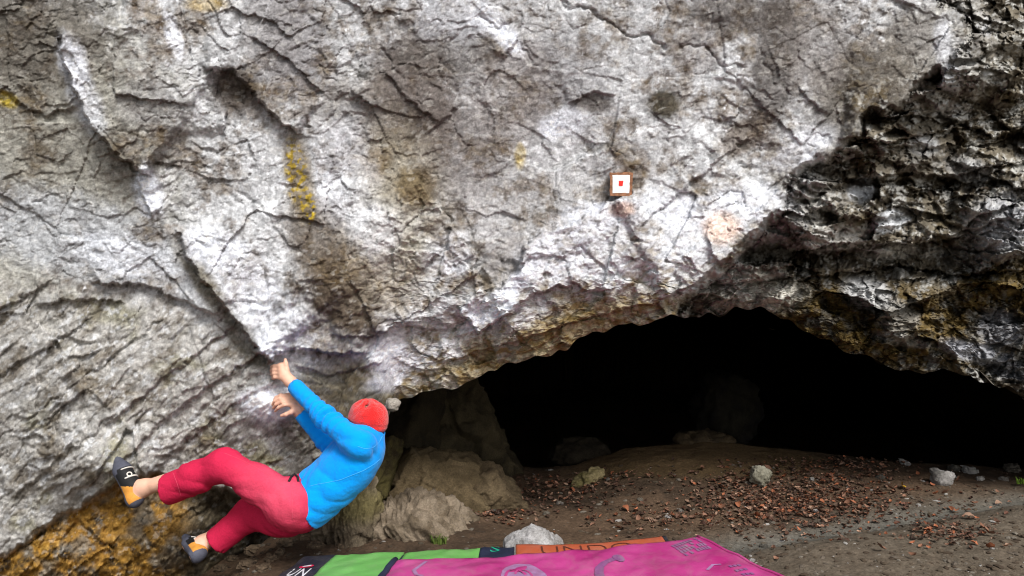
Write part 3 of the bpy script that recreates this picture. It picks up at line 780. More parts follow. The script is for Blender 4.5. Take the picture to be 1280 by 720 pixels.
for i, (px, py, r) in enumerate(STONES):
    p = ground_hit_fast(px, py)
    o = bpy.data.objects.new('stone', proto[i % 5]); COL.objects.link(o)
    r = r * (.75 if px > 1085 else 1)
    o.location = (p[0], p[1], float(ground_z(p[0], p[1])) + r * .15); o.scale = (r * rs.uniform(.8, 1.3), r * rs.uniform(.7, 1), r * rs.uniform(.6, 1)); o.rotation_euler = (rs.uniform(-.3, .3), rs.uniform(-.3, .3), rs.uniform(0, 6.28))
    tag(o, 'small loose pale stone lying on the brown dirt', 'stone', 'loose pale stones scattered on the dirt')

# brown clods and stones under the climber
for i, (px, py, r) in enumerate([(262, 694, .04), (290, 700, .03), (318, 690, .045), (340, 700, .035), (300, 684, .03), (356, 682, .04), (240, 708, .05), (276, 712, .035), (330, 712, .03), (395, 684, .035), (420, 676, .04), (384, 674, .03), (212, 716, .045), (430, 684, .025), (350, 692, .025), (310, 708, .04)]):
    p = ground_hit_fast(px, py)
    P, F, h = stone_mesh((1.3, 1, .6), 160 + i, 3, fa=.25, power=2.6, sfreq=1.2, nz=.05)
    R = np.array(Matrix.Rotation(i * 1.7, 3, 'Z')); P = P * r @ R.T
    c_ = (p[0], p[1], float(ground_z(p[0], p[1])) + r * .2)
    tag(obj('stone', P + np.array(c_), F, M_BOULDER, None, False, stone_col(P / r, 180 + i, lin(112, 96, 78), lin(70, 59, 47)), origin=c_), 'brown broken stone on the shaded dirt below the climber', 'stone', 'brown stones on the dirt below the climber')

# pebbles: too many to count
def scatter(name, n, maker, m, label):
    Vs, Fs, Cs = [], [], []; k = 0
    for i in range(n):
        r = maker(i)
        if r is None: continue
        V, F, c = r
        Vs.append(V); Fs.append(np.asarray(F) + k); Cs.append(np.broadcast_to(c, V.shape)); k += len(V)
    o = obj(name, np.concatenate(Vs), np.concatenate(Fs), m, None, False, np.concatenate(Cs))
    return tag(o, label, kind='stuff')
V1, F1 = ICO[1]
NX = nrs.rand(9000, 8)
PPX = np.where(NX[:, 0] < .55, 900 + NX[:, 1] * 420, 200 + NX[:, 1] * 760); PPY = 575 + 150 * NX[:, 2] ** .8
def pt_ground(px, py):
    return ground_hit_fast(px, py)
def mk_pebble(i):
    a = NX[i]
    p = pt_ground(PPX[i], PPY[i])
    if p[1] > 6.6 or p[1] < 2.95: return None
    r = .004 + .012 * a[3] ** 3
    V = V1 * (1 + (nrs.rand(len(V1), 1) - .5) * .5) * np.array([r * (1 + a[4]), r, r * .6])
    c, s = math.cos(a[5] * 6), math.sin(a[5] * 6)
    V = V @ np.array([[c, s, 0], [-s, c, 0], [0, 0, 1]]) + np.array([p[0], p[1], p[2] + r * .15])
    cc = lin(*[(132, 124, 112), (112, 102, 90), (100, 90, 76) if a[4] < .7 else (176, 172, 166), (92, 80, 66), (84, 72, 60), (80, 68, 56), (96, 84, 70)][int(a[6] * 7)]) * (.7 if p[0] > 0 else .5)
    return V, F1, cc
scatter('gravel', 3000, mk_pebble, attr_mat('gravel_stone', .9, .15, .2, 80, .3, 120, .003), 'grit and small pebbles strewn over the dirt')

# ------------------------------------------------------------------ fallen leaves
def leaf_shape(L, Wd, curl, twist, rr):
    """a curled beech leaf: pointed oval, 3 x 6 grid"""
    V = []
    for i in range(7):
        t = i / 6; wd = Wd * math.sin(math.pi * min(1, t * .93 + .05)) ** .8
        for j in (-1, 0, 1):
            x = (t - .5) * L; y = j * wd * .5
            z = curl * L * ((t - .5) * 2) ** 2 * .5 + abs(j) * wd * .35 * rr.uniform(.5, 1.3) + twist * (t - .5) * j * wd
            V.append((x, y, z))
    F = [(i * 3 + j, i * 3 + j + 3, i * 3 + j + 4, i * 3 + j + 1) for i in range(6) for j in range(2)]
    return np.array(V), np.array(F)
LEAFS = [leaf_shape(1, rs.uniform(.5, .72), rs.uniform(-.3, .7), rs.uniform(-.5, .5), rs) for _ in range(10)]
LCOL = [(136, 96, 74), (114, 78, 62), (154, 114, 92), (98, 72, 58), (168, 136, 114), (126, 100, 82), (86, 66, 55), (168, 104, 72)]
CL = nrs.rand(12000, 9); CG = nrs.randn(12000, 2)
CLUST = [(990, 630, 80, 26, .50), (930, 612, 60, 22, .12), (1060, 585, 60, 14, .12), (680, 618, 50, 16, .12), (620, 640, 40, 10, .06), (830, 650, 70, 14, .08), (1080, 620, 50, 20, .10), (1190, 668, 40, 12, .06), (760, 590, 60, 16, .04), (1180, 640, 90, 30, .04), (990, 584, 70, 8, .03), (740, 605, 40, 14, .05)]
cw = np.cumsum([c[4] for c in CLUST]); cw = cw / cw[-1]
def leaf_at(i):
    a = CL[i]; c = CLUST[int(np.searchsorted(cw, a[0]))]
    px = c[0] + CG[i, 0] * c[2] * .75; py = c[1] + CG[i, 1] * c[3] * .75
    if py < (582 if px < 820 else 573) or py > 735 or px < 560: return None
    p = pt_ground(px, py)
    if p[1] < 2.95: return None
    if p[1] > (5.85 if px < 900 else 6.4): return None
    L = .014 + .030 * a[1] ** 1.5
    return p, L, int(a[2] * 10), a, LCOL[int(a[3] * len(LCOL))]
def rot(a, b, c): return np.array(Matrix.Rotation(a, 3, 'Z') @ Matrix.Rotation(b, 3, 'X') @ Matrix.Rotation(c, 3, 'Y'))
def mk_leaf(i):
    r = leaf_at(i)
    if r is None: return None
    p, L, k, a, c = r
    V, F = LEAFS[k]
    V = V * L @ rot(a[4] * 6.28, (a[5] - .5) * .9, (a[6] - .5) * .9).T + p + np.array([0, 0, .005 + .012 * a[7]])
    return V, F, lin(*c) * (.28 + .75 * a[8] ** 1.6)
M_LEAF = attr_mat('dry_leaf', .75, .25, .2, 60, .2, 100, .003)
scatter('leaf_litter', 4000, mk_leaf, M_LEAF, 'carpet of small curled russet beech leaves')
lm = []
for k in range(8):
    V, F = LEAFS[k]
    me = mesh_data('fallen_leaf', V, F, True, np.broadcast_to(lin(*LCOL[(0, 2, 4, 7, 2, 0, 4, 7)[k]]) * .7, V.shape)); me.materials.append(M_LEAF); lm.append(me)
BIG = [(1062, 632), (1126, 582), (1210, 648), (1170, 622), (1182, 618), (1218, 636), (1250, 634), (1196, 640), (1228, 664), (1234, 670), (1176, 674), (1160, 668), (1248, 618), (1088, 600), (720, 622), (712, 616), (732, 614), (690, 612), (648, 634), (655, 646), (700, 606), (810, 597), (816, 600), (858, 604), (880, 590), (836, 620), (990, 625), (1030, 632), (1008, 648), (972, 660), (1030, 655), (925, 632), (900, 640), (880, 650), (860, 632), (945, 648), (1110, 615), (1075, 640), (1045, 605), (1040, 595), (1200, 605), (1222, 612), (1258, 596), (1240, 690), (1100, 690), (1140, 700), (765, 612), (780, 640), (744, 652), (800, 655), (1003, 612), (978, 602), (958, 590), (1012, 592), (1105, 587), (640, 628), (666, 622), (620, 634), (604, 640), (1150, 596)]
for i, (px, py) in enumerate([b_ for b_ in BIG if b_[1] > 584 or b_[0] > 850]):
    p = ground_hit_fast(px + rs.uniform(-3, 3), py + rs.uniform(-2, 2))
    o = bpy.data.objects.new('fallen_leaf', lm[i % 8]); COL.objects.link(o)
    L = rs.uniform(.04, .062)
    o.location = (p[0], p[1], float(ground_z(p[0], p[1])) + .02); o.scale = (L, L, L); o.rotation_euler = (rs.uniform(-.6, .6), rs.uniform(-.6, .6), rs.uniform(0, 6.28))
    tag(o, 'large curled orange brown leaf lying loose on the dirt', 'leaf', 'large fallen leaves on the dirt')
# one yellow leaf on the right bank
p = ground_hit_fast(1128, 612)
V, F = LEAFS[2]
me = mesh_data('fallen_leaf', V, F, True, np.broadcast_to(lin(196, 156, 40), V.shape)); me.materials.append(M_LEAF)
o = bpy.data.objects.new('fallen_leaf', me); COL.objects.link(o); o.location = (p[0], p[1], p[2] + .03); o.scale = (.07,) * 3; o.rotation_euler = (.9, .2, 1.2)
tag(o, 'single yellow leaf standing on the dark groove of the right bank', 'leaf')

# grass tufts
def tuft(name, label, c, n, h, sp, seed, colr):
    r = random.Random(seed); V = []; F = []
    for i in range(n):
        a = r.uniform(0, 6.28); d = r.random() ** .5 * sp; x, y = math.cos(a) * d, math.sin(a) * d * .5
        ln = r.uniform(.5, 1) * h; lx, ly = r.uniform(-.7, .7) * ln, r.uniform(-.7, .7) * ln; wd = .004
        b = len(V); t = r.uniform(0, 3.14); ex, ey = math.cos(t) * wd, math.sin(t) * wd
        V += [(x - ex, y - ey, -.01), (x + ex, y + ey, -.01), (x + lx * .5 + ex * .8, y + ly * .5 + ey * .8, ln * .65), (x + lx * .5 - ex * .8, y + ly * .5 - ey * .8, ln * .65), (x + lx, y + ly, ln * .85)]
        F += [(b, b + 1, b + 2, b + 3), (b + 3, b + 2, b + 4)]
    o = obj(name, np.array(V) + np.array(c), F, mat('grass_blade', colr, .7, .2, .35, 30), None, False, origin=c)
    return tag(o, label, 'grass tuft')
tuft('grass_tuft', 'low mossy grass tuft in front of the pale stone', (.10, 3.93, .01), 150, .07, .11, 5, lin(104, 108, 62))
tuft('grass_tuft', 'thin green grass tuft at the right end of the pale stone', (.275, 4.02, .01), 60, .075, .05, 6, lin(92, 112, 56))
tuft('grass_tuft', 'tiny green tuft at the foot of the layered boulder', (-.40, 4.22, .02), 40, .05, .045, 7, lin(84, 100, 44))
tuft('grass_tuft', 'green sprig at the far right edge of the bank', (3.62, 5.5, float(ground_z(3.62, 5.5)) + .03), 24, .05, .04, 8, lin(110, 140, 50))

# ------------------------------------------------------------------ crash pads
M_GREEN = mat('green_nylon', lin(134, 214, 110) * .55, .55, .4, .10, 9, .25, 30)
M_BLACK = mat('black_nylon', lin(30, 32, 42), .6, .35, .2, 20, .2, 60)
M_NAVY = mat('navy_nylon', lin(36, 42, 62), .6, .35, .15, 20, .2, 60)
M_ORANGE = mat('orange_nylon', lin(232, 116, 76) * .55, .55, .4, .10, 9, .25, 30)
M_PINK = mat('pink_nylon', lin(218, 52, 146) * .56, .5, .45, .16, 5, .3, 22, var2=lin(224, 84, 164) * .56)
M_PINK2 = mat('pink_side', lin(190, 40, 110) * .5, .6, .4, .1, 12, .2, 40)
M_PRINT = mat('grey_print', lin(168, 104, 164) * .55, .6, .3, .15, 40)
M_PRINTL = mat('pale_print', lin(196, 150, 200) * .55, .6, .3, .12, 40)
M_TEAL = mat('teal_print', lin(50, 200, 160) * .55, .6, .3)
M_WHITE = mat('white_print', (.6, .6, .62), .6, .3)
M_RED = mat('red_print', lin(200, 30, 70), .6, .3)

def dusty(m, amount, col=(.30, .26, .22), scale=7.0):
    """chalk dust and shoe scuffs over a cloth"""
    nt = m.node_tree; b = nt.nodes['Principled BSDF']; lk = b.inputs['Base Color'].links[0].from_socket
    tc = nt.nodes.new('ShaderNodeTexCoord'); n = nt.nodes.new('ShaderNodeTexNoise'); n.inputs['Scale'].default_value = scale; n.inputs['Detail'].default_value = 8; n.inputs['Roughness'].default_value = .7; n.inputs['Distortion'].default_value = .6
    nt.links.new(tc.outputs['Object'], n.inputs['Vector'])
    mr = nt.nodes.new('ShaderNodeMapRange'); mr.inputs['From Min'].default_value = .45; mr.inputs['From Max'].default_value = .72; mr.inputs['To Max'].default_value = amount
    nt.links.new(n.outputs['Fac'], mr.inputs['Value'])
    mx = nt.nodes.new('ShaderNodeMix'); mx.data_type = 'RGBA'
    nt.links.new(mr.outputs[0], mx.inputs['Factor']); nt.links.new(lk, mx.inputs['A']); mx.inputs['B'].default_value = tuple(col) + (1,)
    nt.links.new(mx.outputs['Result'], b.inputs['Base Color'])
for m_ in (M_GREEN, M_PINK, M_ORANGE): dusty(m_, .22, scale=11)
dusty(M_PRINT, .5); dusty(M_PRINTL, .6, (.30, .08, .18), 14); dusty(M_BLACK, .15)

class Pad:
    """a foam pad: a bilinear sheet with sag, u along the back edge, v towards the camera"""
    def __init__(s, BL, BR, FR, FL, thick, sag=0.0, seed=0, wr=.007, rnd=.0):
        s.c = [np.array(p, float) for p in (BL, BR, FR, FL)]; s.t = thick; s.sag = sag; s.seed = seed; s.wr = wr; s.rnd = rnd
    def top(s, u, v, lift=0.0):
        u = np.asarray(u, float)[..., None]; v = np.asarray(v, float)[..., None]
        p = (s.c[0] * (1 - u) + s.c[1] * u) * (1 - v) + (s.c[3] * (1 - u) + s.c[2] * u) * v
        U = u[..., 0]; V = v[..., 0]
        z = -s.sag * np.sin(np.pi * np.clip(U, 0, 1)) + s.wr * fbm(U * 5 + s.seed, V * 5, s.seed, 3) * 1.6 + s.wr * .8 * fbm((U + V) * 11 + s.seed, (U - V) * 3, s.seed + 5, 2)
        e = np.minimum(np.minimum(U, 1 - U), np.minimum(V, 1 - V)); z = z - s.rnd * (1 - sstep(0, .05, e)) ** 2
        p[..., 2] += z + lift
        return p
    def slab(s, name, parent, m, u0=0, u1=1, v0=0, v1=1, nu=60, nv=50, t=None, drop=0.0):
        u, v = np.meshgrid(np.linspace(u0, u1, nu), np.linspace(v0, v1, nv))
        T = s.top(u, v, -drop); B = T.copy(); B[..., 2] -= (t or s.t)
        V = np.concatenate([T.reshape(-1, 3), B.reshape(-1, 3)]); n = nu * nv
        F = grid_faces(nv, nu)[:, ::-1].tolist() + (grid_faces(nv, nu) + n).tolist()
        ring = [i for i in range(nu)] + [nu * j + nu - 1 for j in range(1, nv)] + [nu * (nv - 1) + i for i in range(nu - 2, -1, -1)] + [nu * j for j in range(nv - 2, 0, -1)]
        for a, b in zip(ring, ring[1:] + ring[:1]): F.append((a, b, b + n, a + n))
        me_o = obj(name, V, F, m, parent, True)
        return me_o
    def strip(s, name, parent, m, pts, wd, h=.006):
        """raised piping along a path in (u, v)"""
        P = [s.top(np.array(a), np.array(b), .002) for a, b in pts]
        return tube(name, P, wd, m, parent)
    def print_(s, name, parent, m, polys, lift=.003):
        """flat print: polygons given in (u, v)"""
        V = []; F = []
        for poly in polys:
            b = len(V)
            for a, c in poly: V.append(s.top(np.array(a), np.array(c), lift))
            F.append(tuple(range(b, b + len(poly))))
        return obj(name, np.array(V), F, m, parent, False)

def tube(name, P, r, m, parent=None, n=8, closed=False):
    P = np.array(P, float); k = len(P); V = []; F = []
    for i in range(k):
        a = P[max(i - 1, 0)]; b = P[min(i + 1, k - 1)]; d = b - a; d /= np.linalg.norm(d) + 1e-9
        x = np.cross(d, (0.13, .21, .97)); x /= np.linalg.norm(x) + 1e-9; y = np.cross(d, x)
        rr_ = r[i] if hasattr(r, '__len__') else r
        for j in range(n):
            t = 2 * math.pi * j / n; V.append(P[i] + (x * math.cos(t) + y * math.sin(t)) * rr_)
    for i in range(k - 1):
        for j in range(n): F.append((i * n + j, i * n + (j + 1) % n, (i + 1) * n + (j + 1) % n, (i + 1) * n + j))
    F.append(tuple(range(n))[::-1]); F.append(tuple((k - 1) * n + j for j in range(n)))
    return obj(name, np.array(V), F, m, parent, True)

_txt = {}
def letters(pad, name, parent, m, text, u0, v0, du, dv, flip=False, lift=.003, thin=False):
    """print a word on a pad: (u0, v0) lower left, du = width of the word in u, dv = letter height in v"""
    cu = bpy.data.curves.new('lettering', 'FONT'); cu.body = text; cu.fill_mode = 'FRONT'; cu.resolution_u = 3; cu.offset = -.02 if thin else 0
    to = bpy.data.objects.new('lettering', cu); COL.objects.link(to)
    dg = bpy.context.evaluated_depsgraph_get(); me = bpy.data.meshes.new_from_object(to.evaluated_get(dg))
    V = np.array([v.co for v in me.vertices]); F = [tuple(p.vertices) for p in me.polygons]
    bpy.data.objects.remove(to); bpy.data.curves.remove(cu); bpy.data.meshes.remove(me)
    V[:, 0] = (V[:, 0] - V[:, 0].min()) / np.ptp(V[:, 0]); V[:, 1] = (V[:, 1] - V[:, 1].min()) / np.ptp(V[:, 1])
    if flip: V[:, :2] = 1 - V[:, :2]
    P = pad.top(u0 + V[:, 0] * du, v0 - V[:, 1] * dv, lift)
    return obj(name, P, F, m, parent, False)

# green pad, hinge across it, black ends
zg = .12
g = Pad((-1.00, 3.74, zg), (.012, 3.86, zg + .005), (.0, 2.70, zg), (-1.20, 2.70, zg), .115, 0, 3, .009, .012)
gp = thing('crash_pad', 'lime green bouldering pad with black ends lying under the climber', 'crash pad', (-.5, 3.2, 0))
g.slab('end_band', gp, M_BLACK, 0, .155, 0, 1, 16, 50)
g.slab('cover_panel', gp, M_GREEN, .157, .468, 0, 1, 24, 50)
g.slab('hinge', gp, M_NAVY, .4685, .4865, .002, .998, 5, 50, .09, .012)
g.slab('cover_panel', gp, M_GREEN, .487, .835, 0, 1, 26, 50)
g.slab('end_band', gp, M_NAVY, .837, 1.0, 0, 1, 16, 50)
g.print_('logo', gp, M_RED, [[(.085 + .032 * math.cos(t * .524), .17 + .020 * math.sin(t * .524)) for t in range(12)]])
g.print_('logo_centre', gp, M_WHITE, [[(.088 + .020 * math.cos(t * .524), .172 + .012 * math.sin(t * .524)) for t in range(12)]], .005)
letters(g, 'lettering', gp, M_WHITE, 'UN', .045, .29, .075, .09)
letters(g, 'lettering', gp, M_TEAL, 'S', .885, .075, .045, .06)

# orange pad, tilted up on the right, mostly under the pink one
op = thing('crash_pad', 'orange bouldering pad edge showing between the pale stone and the pink pad', 'crash pad', (.4, 3.4, .02))
og = Pad((.018, 3.85, .135), (.735, 3.76, .205), (.80, 2.9, .16), (.02, 2.9, .12), .12, .016, 8, .002, .006)
og.slab('cover_panel', op, M_ORANGE, 0, .985)
og.slab('end_band', op, M_BLACK, .987, 1.012, 0, 1, 5, 50)
letters(og, 'lettering', op, mat('faded_print', lin(92, 50, 40), .7, .2), 'UNDO', .17, .16, .60, .11, thin=True)

# pink pad on top of both, folded: an upper half over a lower half
pp = thing('crash_pad', 'bright pink bouldering pad with grey prints lying on top of the others', 'crash pad', (.3, 2.9, .12))
pg = Pad((-.500, 3.36, .236), (.835, 3.50, .292), (1.44, 2.45, .215), (-.66, 2.35, .20), .085, .022, 13, .010, .014)
pg.slab('upper_half', pp, M_PINK, 0, 1, 0, 1, 90, 70)
lowp = Pad((-.48, 3.34, .145), (.868, 3.525, .206), (1.49, 2.45, .125), (-.64, 2.35, .11), .09, .02, 17, .004, .01)
lowp.slab('lower_half', pp, M_PINK2, .42, 1, 0, 1, 60, 60)
pg.strip('piping', pp, M_PINK, [(1.0, v) for v in np.linspace(0, 1, 40)], .006)
pg.strip('piping', pp, M_NAVY, [(-.004, v) for v in np.linspace(-.004, 1, 30)], .014)
lowp.strip('piping', pp, M_BLACK, [(u, -.002) for u in np.linspace(.93, 1.0, 8)] + [(1.003, v) for v in np.linspace(.02, 1, 30)], .010)
def band(c, wd):
    """a stroke of print along (u, v) points"""
    out = []
    L = []; R = []
    for i, (a, b) in enumerate(c):
        p = np.array(c[max(i - 1, 0)]); q = np.array(c[min(i + 1, len(c) - 1)]); d = q - p; d = d / (np.linalg.norm(d) + 1e-9); n = np.array([-d[1], d[0]])
        L.append(np.array((a, b)) + n * wd); R.append(np.array((a, b)) - n * wd)
    return [[tuple(L[i]), tuple(L[i + 1]), tuple(R[i + 1]), tuple(R[i])] for i in range(len(c) - 1)]
disc = [[(.385, .27)] + [(.385 + .062 * math.cos(t / 24 * 6.2832), .27 + .155 * math.sin(t / 24 * 6.2832)) for t in (k, k + 1)] for k in range(24)]
pg.print_('round_print', pp, M_PRINTL, disc)
pg.print_('curl_print', pp, M_PINK, band([(.365 + .03 * math.cos(t), .27 + .08 * math.sin(t)) for t in np.linspace(-2.8, .6, 12)], .004) + band([(.385 + .022 * math.cos(t), .25 + .06 * math.sin(t)) for t in np.linspace(-2.8, .2, 10)], .003), .005)
pg.print_('swoosh_print', pp, M_PRINT, band([(.575, .33), (.585, .26), (.60, .21), (.625, .175), (.655, .16), (.672, .15)], .012))
pg.print_('swoosh_print', pp, M_PRINT, [[(.672 + .016 * math.cos(t / 10 * 6.2832), .155 + .03 * math.sin(t / 10 * 6.2832)) for t in range(10)]], .004)
pg.print_('tick_print', pp, M_PRINTL, band([(.105, .07), (.082, .16), (.095, .20), (.115, .21)], .006))
for (a, b, c, d, word) in ((.895, .135, .035, .09, 'H'), (.932, .12, .03, .08, 'I'), (.958, .11, .028, .08, 'B')):
    pass
blk = []
rb = random.Random(12)
for iu in range(9):
    for iv in range(4):
        if rb.random() < .8:
            a = .868 + iu * .0105; b = .075 + iv * .024 - iu * .003
            blk.append([(a, b), (a + .008, b - .002), (a + .0085, b + .018), (a + .0005, b + .02)])
pg.print_('text_print', pp, M_PRINT, blk)
blk = []
for iu in range(3):
    for iv in range(7):
        if rb.random() < .75:
            a = .915 + iu * .011; b = .30 + iv * .03
            blk.append([(a, b), (a + .008, b), (a + .0085, b + .012), (a, b + .014)])
pg.print_('text_print', pp, M_PRINT, blk)
pg.print_('tick_print', pp, M_PRINTL, band([(.86, .30), (.89, .27), (.91, .275)], .004))
# ------------------------------------------------------------------ the climber
class Vox:
    """a field of distances in which rounded shapes are blended; meshed by surface nets"""
    def __init__(s, lo, hi, h):
        s.lo = np.array(lo, np.float32); s.h = h
        s.n = np.ceil((np.array(hi) - s.lo) / h).astype(int) + 1
        s.f = np.full(tuple(s.n), 1.0, np.float32)
    def box(s, lo, hi):
        a = np.clip(np.floor((np.array(lo) - s.lo) / s.h).astype(int), 0, s.n - 1); b = np.clip(np.ceil((np.array(hi) - s.lo) / s.h).astype(int) + 1, 1, s.n)
        sl = tuple(slice(a[i], b[i]) for i in range(3))
        ax = [s.lo[i] + np.arange(a[i], b[i], dtype=np.float32) * s.h for i in range(3)]
        return sl, ax[0][:, None, None], ax[1][None, :, None], ax[2][None, None, :]
    def blend(s, sl, d, k, op='add'):
        f = s.f[sl]
        if op == 'add':
            hh = np.maximum(k - np.abs(f - d), 0) / max(k, 1e-6); s.f[sl] = np.minimum(f, d) - hh * hh * k * .25
        else:
            d = -d; hh = np.maximum(k - np.abs(f - d), 0) / max(k, 1e-6); s.f[sl] = np.maximum(f, d) + hh * hh * k * .25
    def cone(s, a, b, ra, rb, k=.02, op='add'):
        a = np.array(a, np.float32); b = np.array(b, np.float32); m = max(ra, rb) + k + 4 * s.h
        sl, x, y, z = s.box(np.minimum(a, b) - m, np.maximum(a, b) + m)
        d = b - a; L = float(d @ d) + 1e-9
        t = np.clip(((x - a[0]) * d[0] + (y - a[1]) * d[1] + (z - a[2]) * d[2]) / L, 0, 1)
        q = np.sqrt((x - a[0] - t * d[0]) ** 2 + (y - a[1] - t * d[1]) ** 2 + (z - a[2] - t * d[2]) ** 2) - (ra + (rb - ra) * t)
        s.blend(sl, q, k, op)
    def chain(s, P, R, k=.02):
        for i in range(len(P) - 1): s.cone(P[i], P[i + 1], R[i], R[i + 1], k)
    def ell(s, c, A, r, k=.02, op='add'):
        """ellipsoid: rows of A are its axes"""
        c = np.array(c, np.float32); A = np.array(A, np.float32); r = np.array(r, np.float32); m = float(r.max()) + k + 4 * s.h
        sl, x, y, z = s.box(c - m, c + m)
        x = x - c[0]; y = y - c[1]; z = z - c[2]
        q = [(A[i, 0] * x + A[i, 1] * y + A[i, 2] * z) / r[i] for i in range(3)]
        k0 = np.sqrt(q[0] ** 2 + q[1] ** 2 + q[2] ** 2); k1 = np.sqrt(sum((q[i] / r[i]) ** 2 for i in range(3))) + 1e-6
        s.blend(sl, k0 * (k0 - 1) / k1, k, op)
    def plane(s, p, n, r=None):
        """cut away what lies beyond the plane (near p when r is given)"""
        p = np.array(p, np.float32); n = np.array(n, np.float32); n = n / np.linalg.norm(n)
        m = r if r is not None else 10
        sl, x, y, z = s.box(p - m, p + m)
        d = (x - p[0]) * n[0] + (y - p[1]) * n[1] + (z - p[2]) * n[2]
        s.f[sl] = np.maximum(s.f[sl], d)
    def grid(s):
        sl, x, y, z = s.box(s.lo - 1, s.lo + s.n * s.h + 1); return x, y, z
    def mesh(s, smooth=2):
        f = s.f; ins = f < 0
        c = np.zeros(tuple(s.n - 1), np.int8)
        for dx in (0, 1):
            for dy in (0, 1):
                for dz in (0, 1):
                    c += ins[dx:s.n[0] - 1 + dx, dy:s.n[1] - 1 + dy, dz:s.n[2] - 1 + dz]
        act = np.argwhere((c > 0) & (c < 8))
        idx = np.full(tuple(s.n - 1), -1, np.int32); idx[act[:, 0], act[:, 1], act[:, 2]] = np.arange(len(act))
        acc = np.zeros((len(act), 3)); cnt = np.zeros(len(act))
        cor = [(dx, dy, dz) for dx in (0, 1) for dy in (0, 1) for dz in (0, 1)]
        val = {q: f[act[:, 0] + q[0], act[:, 1] + q[1], act[:, 2] + q[2]] for q in cor}
        for q in cor:
            for ax in range(3):
                if q[ax] == 0:
                    r = list(q); r[ax] = 1; r = tuple(r)
                    a, b = val[q], val[r]; m = (a < 0) != (b < 0)
                    t = np.where(m, a / np.where(np.abs(a - b) < 1e-12, 1, a - b), 0)
                    p = np.array(q, float)[None] + 0 * acc; p[:, ax] = t
                    acc += p * m[:, None]; cnt += m
        V = (act + acc / np.maximum(cnt, 1)[:, None]) * s.h + s.lo
        F = []
        for ax in range(3):
            o1, o2 = [(1, 2), (2, 0), (0, 1)][ax]
            a = ins; shp = list(s.n); shp[ax] -= 1
            sl0 = [slice(None)] * 3; sl1 = [slice(None)] * 3; sl0[ax] = slice(0, -1); sl1[ax] = slice(1, None)
            A, B = ins[tuple(sl0)], ins[tuple(sl1)]
            e = np.argwhere(A != B); ok = (e[:, o1] > 0) & (e[:, o2] > 0) & (e[:, o1] < s.n[o1] - 1) & (e[:, o2] < s.n[o2] - 1)
            e = e[ok]; flip = A[e[:, 0], e[:, 1], e[:, 2]]
            def cell(d1, d2):
                g_ = e.copy(); g_[:, o1] -= d1; g_[:, o2] -= d2; return idx[g_[:, 0], g_[:, 1], g_[:, 2]]
            q = np.stack([cell(1, 1), cell(0, 1), cell(0, 0), cell(1, 0)], 1)
            q[~flip] = q[~flip][:, ::-1]
            F.append(q)
        F = np.concatenate(F); F = F[(F >= 0).all(1)]
        E = np.concatenate([F[:, [0, 1]], F[:, [1, 2]], F[:, [2, 3]], F[:, [3, 0]]]); E = np.concatenate([E, E[:, ::-1]])
        deg = np.bincount(E[:, 0], minlength=len(V)).astype(float)
        for it in range(smooth):
            S = np.stack([np.bincount(E[:, 0], V[E[:, 1], i], len(V)) for i in range(3)], 1) / np.maximum(deg, 1)[:, None]
            V = V + (S - V) * .4
        return V, F

def unit(v): v = np.array(v, float); return v / np.linalg.norm(v)
def piece(V, F, mask):
    """the faces in mask as their own vertex and face arrays"""
    f = F[mask]; u, inv = np.unique(f, return_inverse=True)
    return V[u], inv.reshape(f.shape)

